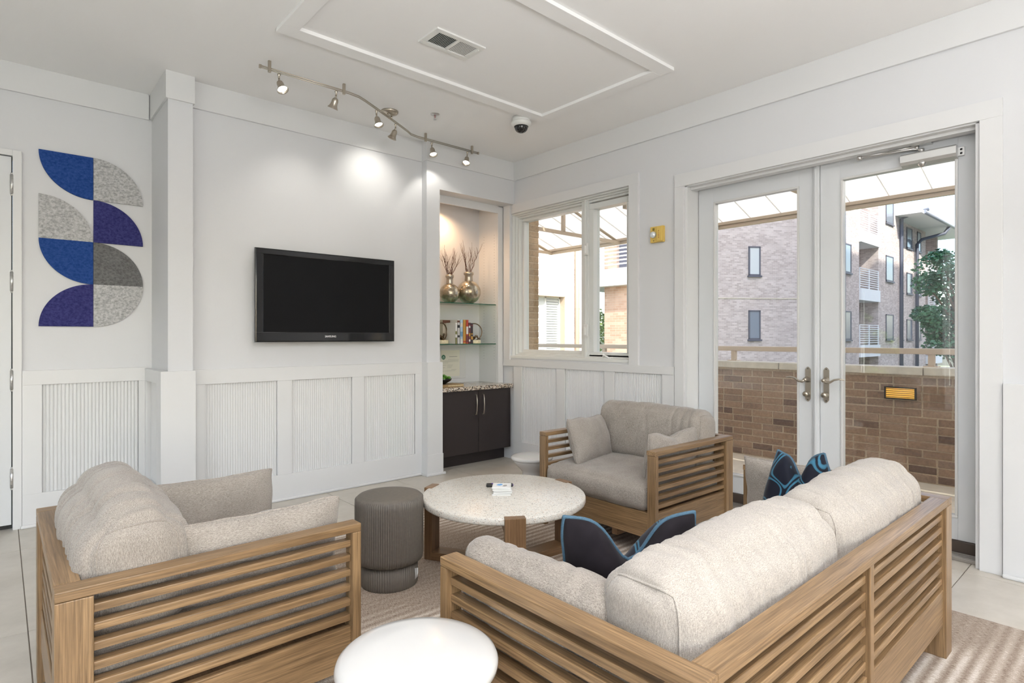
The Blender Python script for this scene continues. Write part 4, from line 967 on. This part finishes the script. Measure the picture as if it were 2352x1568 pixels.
ws_ = empty('pedestal_stool', (.742, 1.173, 0), 0, 'large glossy white round-topped stool between armchair and sofa in the foreground', 'stool', 'white pedestal stools')
b = MB(); b.lathe([(.001, .512), (.10, .5105), (.150, .5065), (.176, .501), (.187, .493), (.191, .484), (.190, .473), (.182, .462), (.165, .449), (.001, .44)][::-1], 96); b.build('seat', WHITE, ws_)
b = MB(); b.lathe([(.001, 0), (.150, 0), (.155, .01), (.150, .03), (.115, .12), (.085, .20), (.075, .26), (.082, .32), (.12, .39), (.170, .445), (.172, .452), (.001, .452)], 72); b.build('pedestal', WHITE, ws_)
sm = empty('pedestal_stool', (3.033, 3.191, 0), 0, 'small white pedestal stool behind the armchair near the dark cabinet', 'stool', 'white pedestal stools')
b = MB(); b.lathe([(.001, .318), (.150, .318), (.157, .324), (.160, .333), (.158, .342), (.150, .347), (.138, .350), (.001, .350)], 72); b.build('seat', WHITE, sm)
b = MB(); b.lathe([(.001, 0), (.125, 0), (.130, .008), (.122, .04), (.098, .12), (.080, .17), (.072, .20), (.072, .225), (.085, .245), (.115, .275), (.140, .305), (.143, .320), (.001, .320)], 72); b.build('pedestal', WHITE, sm)

# ================================================================== television
tv = empty('television', (1.971, 4.40, 1.561), 0, 'black flat-screen television mounted on the white wall', 'television')
hw, hh = .573, .346
b = MB()
for (x0, x1, y_, z0_, z1_) in ((-hw, hw, .0, hh-.045, hh), (-hw+.0004, -hw+.058, .0006, -hh+.001, hh-.001), (hw-.050, hw-.0004, .0006, -hh+.001, hh-.001), (-hw, hw, .0, -hh, -hh+.075)): b.box(x0, x1, y_, .035, z0_, z1_, .006)
b.build('bezel', BLACKG, tv)
MB().box(-hw+.05, hw-.045, .006, .03, -hh+.07, hh-.04).build('screen', SCREEN, tv)
MB().box(-hw+.03, hw-.03, .03, .06, -hh+.03, hh-.03, .01).build('back_housing', BLACKM, tv); MB().box(-.18, .18, .06, .088, -.15, .15).build('wall_mount', BLACKM, tv)
b = MB()
for q in ((-hw-.001, hw+.001, -hh-.002, -hh), (-hw-.001, hw+.001, hh, hh+.001)): b.box(q[0], q[1], .001, .036, q[2], q[3])
b.box(hw, hw+.002, .001, .036, -hh, hh); b.build('edge_trim', mat('smoke_edge', (.10, .11, .11), .2), tv)
text('logo', 'SAMSUNG', .0215, mat('logo_silver', (.75, .75, .76), .35), tv, (0, -.0012, -.306), (PI/2, 0, 0), ext=.0004, sx=.95)

# ================================================================== felt wall art
art = empty('wall_art', (.488, YA-.001, 1.911), 0, 'felt wall art of eight quarter-circle panels in blue, navy and grey', 'wall art')
def quarter(col, row, corner, m, lab):
    """corner: which corner of the cell is the centre of the arc"""
    w = .2945; x0, x1 = (-w, 0) if col == 0 else (0, w); zt = .588-row*.294; zb = zt-.294
    cx = x0 if 'l' in corner else x1; cz = zt if 't' in corner else zb; sx = 1 if 'l' in corner else -1; sz = -1 if 't' in corner else 1
    pts = [(cx, cz)]+[(cx+sx*w*math.cos(PI/2*k/24), cz+sz*.294*math.sin(PI/2*k/24)) for k in range(25)]
    g = .0008; pts = [(p[0]+g*(1 if col else -1), p[1]) for p in pts]
    if sx*sz < 0: pts = pts[::-1]
    o = MB().prism(pts, .012, 'y', -.012).build('felt_panel', m, art); o['label'] = lab
quarter(0, 0, 'tr', F_BLUE, 'royal blue felt quarter circle'); quarter(1, 0, 'bl', F_LG, 'light grey felt quarter circle'); quarter(0, 1, 'bl', F_LG, 'light grey felt quarter circle'); quarter(1, 1, 'bl', F_NAVY, 'navy felt quarter circle')
quarter(0, 2, 'tr', F_BLUE, 'royal blue felt quarter circle'); quarter(1, 2, 'bl', F_DG, 'dark grey felt quarter circle'); quarter(0, 3, 'br', F_NAVY, 'navy felt quarter circle'); quarter(1, 3, 'tl', F_LG, 'light grey felt quarter circle')

# ================================================================== ceiling things
BULB = mat('lit_bulb', (1, 1, 1), .5, emit=(1, .96, .88), es=14)
tl = empty('track_light', (0, 0, 0), 0, 'brushed nickel track light with six bell-shaped spot heads on a bent rail', 'track light')
zr = 2.977
rail = [(1.245, 3.82), (1.85, 3.82), (1.93, 3.835), (2.00, 3.87), (2.28, 4.033), (2.56, 4.205), (2.62, 4.25), (2.70, 4.268), (3.36, 4.27)]
b = MB()
for dz in (-.006, .006): b.tube([(x, y, zr+dz) for x, y in rail], .0042, 8)
b.box(1.235, 1.25, 3.812, 3.828, zr-.011, zr+.011, .002); b.box(3.355, 3.37, 4.262, 4.278, zr-.011, zr+.011, .002); b.build('rail', CHROME, tl)
for x, y in ((1.30, 3.82), (1.81, 3.82), (2.78, 4.27), (3.29, 4.27)):
    MB().box(x-.009, x+.009, y-.009, y+.009, zr-.022, ZC, .003).build('support_post', CHROME, tl)
b = MB(); b.lathe([(.001, ZC), (.068, ZC), (.068, ZC-.008), (.060, ZC-.018), (.040, ZC-.026), (.001, ZC-.027)][::-1], 40, (2.30, 4.047, 0)); b.build('canopy', CHROME, tl)
b = MB(); b.tube([(2.275, 4.031, ZC-.02), (2.275, 4.031, zr)], .007, 10); b.tube([(2.325, 4.062, ZC-.02), (2.325, 4.062, zr)], .007, 10); b.build('canopy_stem', CHROME, tl)
heads = [((1.36, 3.82), (.16, -.45, -.85), 1), ((1.752, 3.82), (-.14, .42, -.88), 0), ((2.13, 3.945), (.10, -.30, -.9), 1), ((2.38, 4.093), (-.30, .22, -.9), 0), ((2.845, 4.27), (-.02, -.35, -.9), 1), ((3.235, 4.27), (-.34, -.22, -.86), 1)]
for k, ((x, y), d, lit) in enumerate(heads):
    d = Vector(d).normalized(); q = d.to_track_quat('Z', 'Y').to_matrix(); p = Vector((x, y, zr-.06))
    h = MB(); h.lathe([(.001, 0), (.012, .004), (.019, .012), (.022, .024), (.022, .038), (.024, .05), (.028, .062), (.036, .074), (.0365, .077), (.033, .075), (.024, .055), (.019, .045)], 28, p, axis=q)
    hd = h.build('spot_head', CHROME, tl, norm=False)
    s_ = MB(); s_.lathe([(.001, 0), (.009, 0), (.011, .006), (.006, .012), (.006, .03), (.001, .031)], 16, (x, y, zr-.014), axis=Matrix.Rotation(PI, 3, 'X')); s_.tube([(x, y, zr-.04), p+d*.008], .006, 10); s_.build('swivel', CHROME, hd)
    s_ = MB(); s_.lathe([(.001, .060), (.020, .060), (.026, .066), (.001, .070)] if lit else [(.001, .047), (.019, .047), (.001, .05)], 24, p, axis=q); s_.build('bulb', BULB, hd)
def spot(i, target, e, size=70, blend=.7):
    (x, y), d, _ = heads[i]; d = Vector(d).normalized(); p = Vector((x, y, zr-.06))+d*.085
    l = light('track_spot', 'SPOT', p, e, (1, .95, .86), spot_size=math.radians(size), spot_blend=blend, shadow_soft_size=.02); aim(l, target)
spot(0, (1.55, 3.3, 0), 12, 75); spot(1, (1.72, 4.49, 2.15), 9, 75, 1.0); spot(2, (2.25, 3.4, 0), 12, 75); spot(3, (2.36, 4.49, 2.55), 8.5, 96, 1.0); spot(4, (2.98, 4.41, 2.35), 4.5, 95, .5); spot(5, (3.30, 4.45, 1.3), 5, 60, .5)

vt = empty('ceiling_vent', (2.055, 2.862, ZC), 0, 'white rectangular air vent with slotted louvers inside the ceiling moulding', 'vent')
b = MB(); vx, vy = .178, .103
for q in ((-vx, vx, -vy, -vy+.034), (-vx, vx, vy-.034, vy), (-vx, -vx+.036, -vy+.034, vy-.034), (vx-.036, vx, -vy+.034, vy-.034), (-.008, .008, -vy+.034, vy-.034)): b.box(*q, -.010, 0, .0015)
b.build('face_frame', WPLAS, vt); MB().box(-vx+.03, vx-.03, -vy+.03, vy-.03, -.0015, 0).build('duct_opening', mat('duct_shadow', (.05, .055, .06), .8), vt)
for s, tag_ in ((-1, 0), (1, 1)):
    for k in range(12):
        x = s*(.014+k*.0112)+ (0 if s > 0 else 0)
        o = MB().box(-.0035 if s < 0 else -.0030, .0035 if s < 0 else .0030, -vy+.034, vy-.034, -.0006, .0006).build('louver', WPLAS, vt, (x, 0, -.006), (0, math.radians(4) if s > 0 else math.radians(-52), 0))
MB().box(.152, .158, -.06, -.03, -.014, -.008).build('damper_lever', WPLAS, vt)
sp = empty('fire_sprinkler', (2.599, 3.857, ZC), 0, 'chrome fire sprinkler head on the ceiling between track light and camera', 'sprinkler')
b = MB(); b.lathe([(.001, 0), (.036, 0), (.036, -.003), (.02, -.008), (.001, -.008)], 28); b.build('escutcheon', STEEL, sp)
b = MB(); b.tube([(-.008, 0, -.005), (-.009, 0, -.025), (0, 0, -.040)], .003, 8); b.tube([(.008, 0, -.005), (.009, 0, -.025), (0, 0, -.040)], .003, 8); b.lathe([(.001, -.040), (.013, -.041), (.013, -.043), (.001, -.043)], 16); b.tube([(0, 0, -.008), (0, 0, -.038)], .002, 6, mi=1)
b.build('sprinkler_head', [STEEL, mat('red_bulb', (.5, .02, .02), .2)], sp)
dcam = empty('dome_camera', (3.165, 3.455, ZC), 0, 'white dome security camera with black lens on the ceiling', 'security camera')
b = MB(); b.lathe([(.001, 0), (.070, 0), (.072, -.03), (.068, -.036), (.080, -.038), (.083, -.046), (.080, -.060), (.066, -.070), (.055, -.074), (.001, -.074)], 48); b.build('housing', WPLAS, dcam)
b = MB(); b.lathe([(.055, -.072), (.054, -.085), (.048, -.101), (.036, -.114), (.018, -.122), (.001, -.124)], 40); b.build('dome', DOME, dcam)
b = MB(); b.lathe([(.056, -.0725), (.0585, -.074), (.056, -.077)], 40); b.build('ring', BLACKM, dcam)

# ================================================================== niche: cabinet, counter, shelves
cb = empty('base_cabinet', (3.50, 4.60, 0), 0, 'dark espresso two-door base cabinet in the niche', 'cabinet')
MB().box(-.46, .42, -.135, .28, .125, .738).build('carcass', ESPRESSO, cb); MB().box(-.46, .435, -.04, .28, 0, .125).build('toe_kick', ESPRESSO, cb)
for x0, x1, hx in ((-.44, .003, -.04), (.007, .417, .05)):
    d = MB().box(x0, x1, -.16, -.138, .128, .733, .002).build('door', ESPRESSO, cb)
    pts = [(hx, -.16, .695), (hx+.002, -.180, .688), (hx, -.190, .65), (hx, -.193, .595), (hx, -.190, .54), (hx+.002, -.180, .502), (hx, -.16, .495)]
    b = MB(); bmh = b
    for A, B in zip(pts, pts[1:]):
        pass
    b.tube(pts, .0065, 4); b.build('handle', CHROME, d)
co = MB().box(3.031, 3.910, 4.385, 4.884, .739, .778, .008).build('granite_counter', GRAN); tag(co, 'speckled brown granite counter top over the dark cabinet', 'counter')
for z, nm in ((1.590, 'upper'), (1.185, 'lower')):
    g = empty('glass_shelf', (3.445, 4.74, z), 0, '%s glass shelf of the niche, holding the %s' % (nm, 'silver vases' if nm == 'upper' else 'books and ring bookends'), 'shelf', 'glass shelves in the niche')
    MB().box(-.413, .413, -.139, .139, -.009, 0).build('glass_plate', SHELFG, g); MB().box(-.413, .413, -.1405, -.1392, -.009, 0).build('front_edge', EDGEG, g)
def vase(x, y, r, label, seed, n, tall):
    z = 1.590; v = empty('mercury_vase', (x, y, z), 0, label, 'vase', 'mercury glass vases'); k = r
    prof = [(.001, 0), (.35*k, 0)]+[(k*math.sin(a), k*.98-k*.98*math.cos(a)) for a in [math.radians(q) for q in range(25, 166, 8)]]
    zt = prof[-1][1]; nr = prof[-1][0]
    b = MB(); b.lathe(prof, 48); b.build('body', MERC, v)
    b = MB(); b.lathe([(nr*.98, zt-.006), (nr*1.05, zt+.004), (nr, zt+.03), (nr*1.0, zt+.055), (nr*1.25, zt+.065), (nr*1.32, zt+.078), (nr*1.2, zt+.09), (nr*.9, zt+.088), (nr*.85, zt+.02)], 32); b.build('neck', CHROME, v)
    br = empty('dried_branches', (x, y, z+zt+.02), 0, 'bundle of thin reddish-brown twigs in the %s' % ('right-hand larger vase' if seed == 1 else 'left-hand smaller vase'), 'branches', 'dried branches in the vases')
    R = random.Random(seed); TW = MATS.get('twig_bark') or mat('twig_bark', (.11, .055, .038), .8)
    for i in range(n):
        a = 2*PI*i/n+R.uniform(-.3, .3); sp_ = R.uniform(.05, .17); h = tall*R.uniform(.62, 1.0); p = [Vector((R.uniform(-.4, .4)*nr, R.uniform(-.4, .4)*nr, -.01))]
        q = Vector((math.cos(a)*nr*.6, math.sin(a)*nr*.6, .06)); p.append(q)
        for s in range(1, 9):
            f = s/8; q = Vector((math.cos(a)*(nr*.6+sp_*f**1.15), math.sin(a)*(nr*.6+sp_*.55*f**1.15), .06+h*f))+Vector((R.uniform(-.006, .006), R.uniform(-.006, .006), 0)); p.append(q)
        b = MB(); b.tube(p, [.0030*(1-.75*j/9) for j in range(10)], 5)
        for s in (4, 5, 6):
            if R.random() < .75: e = p[s]+Vector((R.uniform(-.045, .045), R.uniform(-.02, .02), R.uniform(.06, .11))); b.tube([p[s], (p[s]+e)/2+Vector((.004, 0, 0)), e], [.0016, .0012, .0006], 4)
        b.build('twig', TW, br)
vase(3.378, 4.75, .102, 'smaller left silver-gold mercury glass vase with twigs', 2, 14, .30)
vase(3.606, 4.735, .124, 'larger right silver-gold mercury glass vase with twigs', 1, 13, .36)
# books
def book(x, w, h, depth, cover, label, bands=(), y=4.665):
    bk_ = empty('book', (x+w/2, y, 1.185), 0, label, 'book', 'upright books on the lower glass shelf')
    cm = MATS.get('cover_'+cover[0]) or mat('cover_'+cover[0], cover[1], .5)
    b = MB(); b.box(-w/2+.0004, -w/2+.003, 0, depth, 0, h); b.box(w/2-.003, w/2-.0004, 0, depth, 0, h); b.box(-w/2+.0004, w/2-.0004, 0, .004, 0, h, .001); b.build('cover', cm, bk_)
    MB().box(-w/2+.003, w/2-.003, .004, depth-.004, .003, h-.004).build('pages', PAPER, bk_)
    for z0, z1, c in bands:
        m_ = MATS.get('band_'+c[0]) or mat('band_'+c[0], c[1], .5); MB().box(-w/2+.003, w/2-.003, -.0006, 0, z0*h, z1*h).build('spine_band', m_, bk_)
K_ = ('black', (.02, .02, .02)); W_ = ('white', (.72, .71, .68)); B_ = ('brown', (.14, .055, .03)); O_ = ('gold', (.55, .30, .06)); R_ = ('scarlet', (.50, .07, .04)); G_ = ('olive', (.20, .20, .08)); S_ = ('sky', (.45, .60, .72)); Dk = ('maroon', (.16, .05, .06))
book(3.262, .095, .236, .10, ('cream', (.58, .52, .42)), 'wide cream album with a brown top band, leftmost on the lower shelf', [(.86, .99, B_)], y=4.71)
book(3.300, .026, .205, .15, W_, 'thin white and olive book standing in front of the cream album', [(.0, .30, G_), (.45, .6, G_)], y=4.55+.0)
book(3.328, .029, .208, .15, ('pale_grey', (.55, .54, .53)), 'grey book with dark spots between the olive and the brown-topped books', [(.75, .88, K_), (.3, .4, K_)], y=4.55)
book(3.359, .036, .236, .16, ('white2', (.70, .68, .66)), 'white picture book with brown and black blocks on its spine', [(.80, .97, B_), (.50, .58, B_), (.08, .2, K_), (.62, .7, K_)], y=4.60)
book(3.397, .034, .238, .16, S_, 'light blue book on the lower shelf', [(.70, .86, W_), (.0, .2, W_), (.3, .5, ('deep_sky', (.18, .34, .52)))], y=4.60)
book(3.433, .035, .237, .16, O_, 'golden orange book on the lower shelf', [(.05, .12, R_)], y=4.60)
book(3.470, .030, .237, .16, R_, 'red book with white lettering on its spine', [(.40, .72, W_), (.05, .35, Dk)], y=4.60)
for k in range(6): pass
book(3.502, .026, .210, .15, Dk, 'maroon patterned book right of the red one', [(.35, .5, O_), (.75, .85, W_), (.1, .2, W_)], y=4.60)
book(3.530, .028, .206, .15, ('charcoal', (.05, .04, .045)), 'dark book with orange block, rightmost on the lower shelf', [(.20, .36, O_), (.44, .5, O_), (.85, .93, Dk)], y=4.60)
def bookend(x, y, s, label, rot):
    e = empty('ring_bookend', (x, y, 1.185), rot, label, 'bookend', 'ring bookends with bronze figures')
    b = MB(); b.lathe([(.001, 0), (.066, 0), (.068, .004), (.068, .032), (.066, .036), (.001, .036)], 40); b.build('marble_base', MARBLE, e)
    r = .086; zc = .036+r-.004; pts = [(s*r*math.cos(a), 0, zc+r*math.sin(a)) for a in [math.radians(-90+360*k/48) for k in range(48)]]
    b = MB(); b.tube(pts, .0055, 8, closed=True); b.build('ring', BRONZE, e)
    f = MB()   # reclining bent figure: head, torso, arms round bent knees
    hz = .036
    f.lathe([(.001, -.012), (.008, -.009), (.0115, 0), (.008, .010), (.001, .013)], 14, (-s*.040, 0, hz+.055)); f.tube([(-s*.036, 0, hz+.045), (-s*.030, 0, hz+.030), (-s*.016, 0, hz+.014), (s*.002, 0, hz+.012)], [.006, .011, .012, .011], 10)
    for dy in (-.008, .008):
        f.tube([(s*.0, dy, hz+.012), (s*.024, dy, hz+.045), (s*.028, dy, hz+.047)], [.009, .007, .006], 8); f.tube([(s*.028, dy, hz+.047), (s*.045, dy, hz+.016), (s*.060, dy, hz+.008), (s*.070, dy, hz+.012)], [.007, .0055, .005, .003], 8)
        f.tube([(-s*.028, dy, hz+.036), (-s*.008, dy*1.4, hz+.030), (s*.014, dy, hz+.034)], [.006, .005, .004], 8)
    f.build('figure', BRONZE, e)
bookend(3.620, 4.665, 1, 'ring bookend with bronze seated figure right of the books', math.radians(-18)); bookend(3.22, 4.665, -1, 'ring bookend with bronze seated figure left of the books, half hidden by the pilaster', math.radians(18))
# framed certificate
ce_ = empty('certificate_frame', (3.505, 4.872, .98), 0, 'clear acrylic frame with a cream certificate and green seal under the shelves', 'certificate')
MB().box(-.165, .165, 0, .010, -.156, .156, .002).build('acrylic_plate', mat('frosted_acrylic', (.66, .66, .65), .15, coat=.5), ce_)
MB().box(-.150, .085, -.0012, 0, -.135, .135).build('certificate', PAPER, ce_)
GS = mat('seal_green', (.03, .16, .09), .5); TXT = mat('grey_print_text', (.30, .29, .26), .6)
b = MB(); b.lathe([(.001, 0), (.024, 0), (.024, .001), (.001, .001)], 28, (-.118, -.0014, .065), axis=Matrix.Rotation(PI/2, 3, 'X')); b.build('seal', GS, ce_)
b = MB(); b.box(-.134, -.104, -.0030, -.0025, .055, .062); b.box(-.128, -.108, -.0030, -.0025, .070, .076); b.build('seal_emblem', mat('seal_light', (.55, .62, .55), .5), ce_)
b = MB()
for z, x0, x1 in ((.066, -.045, .055), (.038, -.06, .072), (.027, -.125, .072), (.016, -.125, .072), (.005, -.125, -.06), (-.018, -.125, -.085), (-.018, -.07, .0), (-.030, -.07, -.01), (-.043, -.125, -.10), (-.043, -.07, -.02), (-.066, -.02, .045), (-.078, -.125, .03)):
    R = random.Random(int(z*999)); x = x0
    while x < x1: w_ = R.uniform(.004, .011); b.box(x, min(x+w_, x1), -.0016, -.0013, z, z+(.006 if z > .06 else .0024)); x += w_+.002
b.build('text_lines', TXT, ce_)
# counter-top book, bowl, plant
bk2 = empty('coffee_table_book', (3.20, 4.54, .778), 0, 'flat brown book with pale lettering on the granite counter', 'book')
MB().box(-.13, .13, -.09, .09, 0, .026, .002).build('cover', mat('cover_bronze', (.26, .17, .08), .45), bk2); MB().box(-.127, .122, -.0905, .087, .004, .022).build('spine', mat('spine_bronze', (.30, .20, .09), .45), bk2)
b = MB(); R = random.Random(2); x = -.05
while x < .118:
    w_ = R.uniform(.004, .010); b.box(x, x+w_, -.0912, -.0906, .009, .018); x += w_+.003
    if .015 < x < .02: x += .02
b.build('lettering', mat('pale_lettering', (.70, .62, .42), .5), bk2)
bo = empty('planter_bowl', (3.155, 4.55, .804), 0, 'small black bowl on the flat book', 'bowl')
b = MB(); b.lathe([(.001, 0), (.030, 0), (.034, .006), (.075, .030), (.088, .050), (.084, .052), (.070, .036), (.001, .030)], 40); b.build('bowl', BLACKG, bo)
su = empty('succulent', (3.155, 4.55, .838), 0, 'bright green succulent plant in the black bowl', 'plant')
R = random.Random(9)
for k in range(9):
    a = k*2.4; r = .012+.021*math.sqrt(k); c0 = Vector((math.cos(a)*r, math.sin(a)*r, .035-.25*r*r/.05)); b = MB()
    for j in range(16):
        aa = j*2.4; tilt = .25+.07*j; d = Vector((math.cos(aa)*math.sin(tilt), math.sin(aa)*math.sin(tilt), math.cos(tilt)))
        b.tube([c0, c0+d*.012, c0+d*.024], [.004, .007, .0015], 6)
    b.build('rosette', GREEN, su)
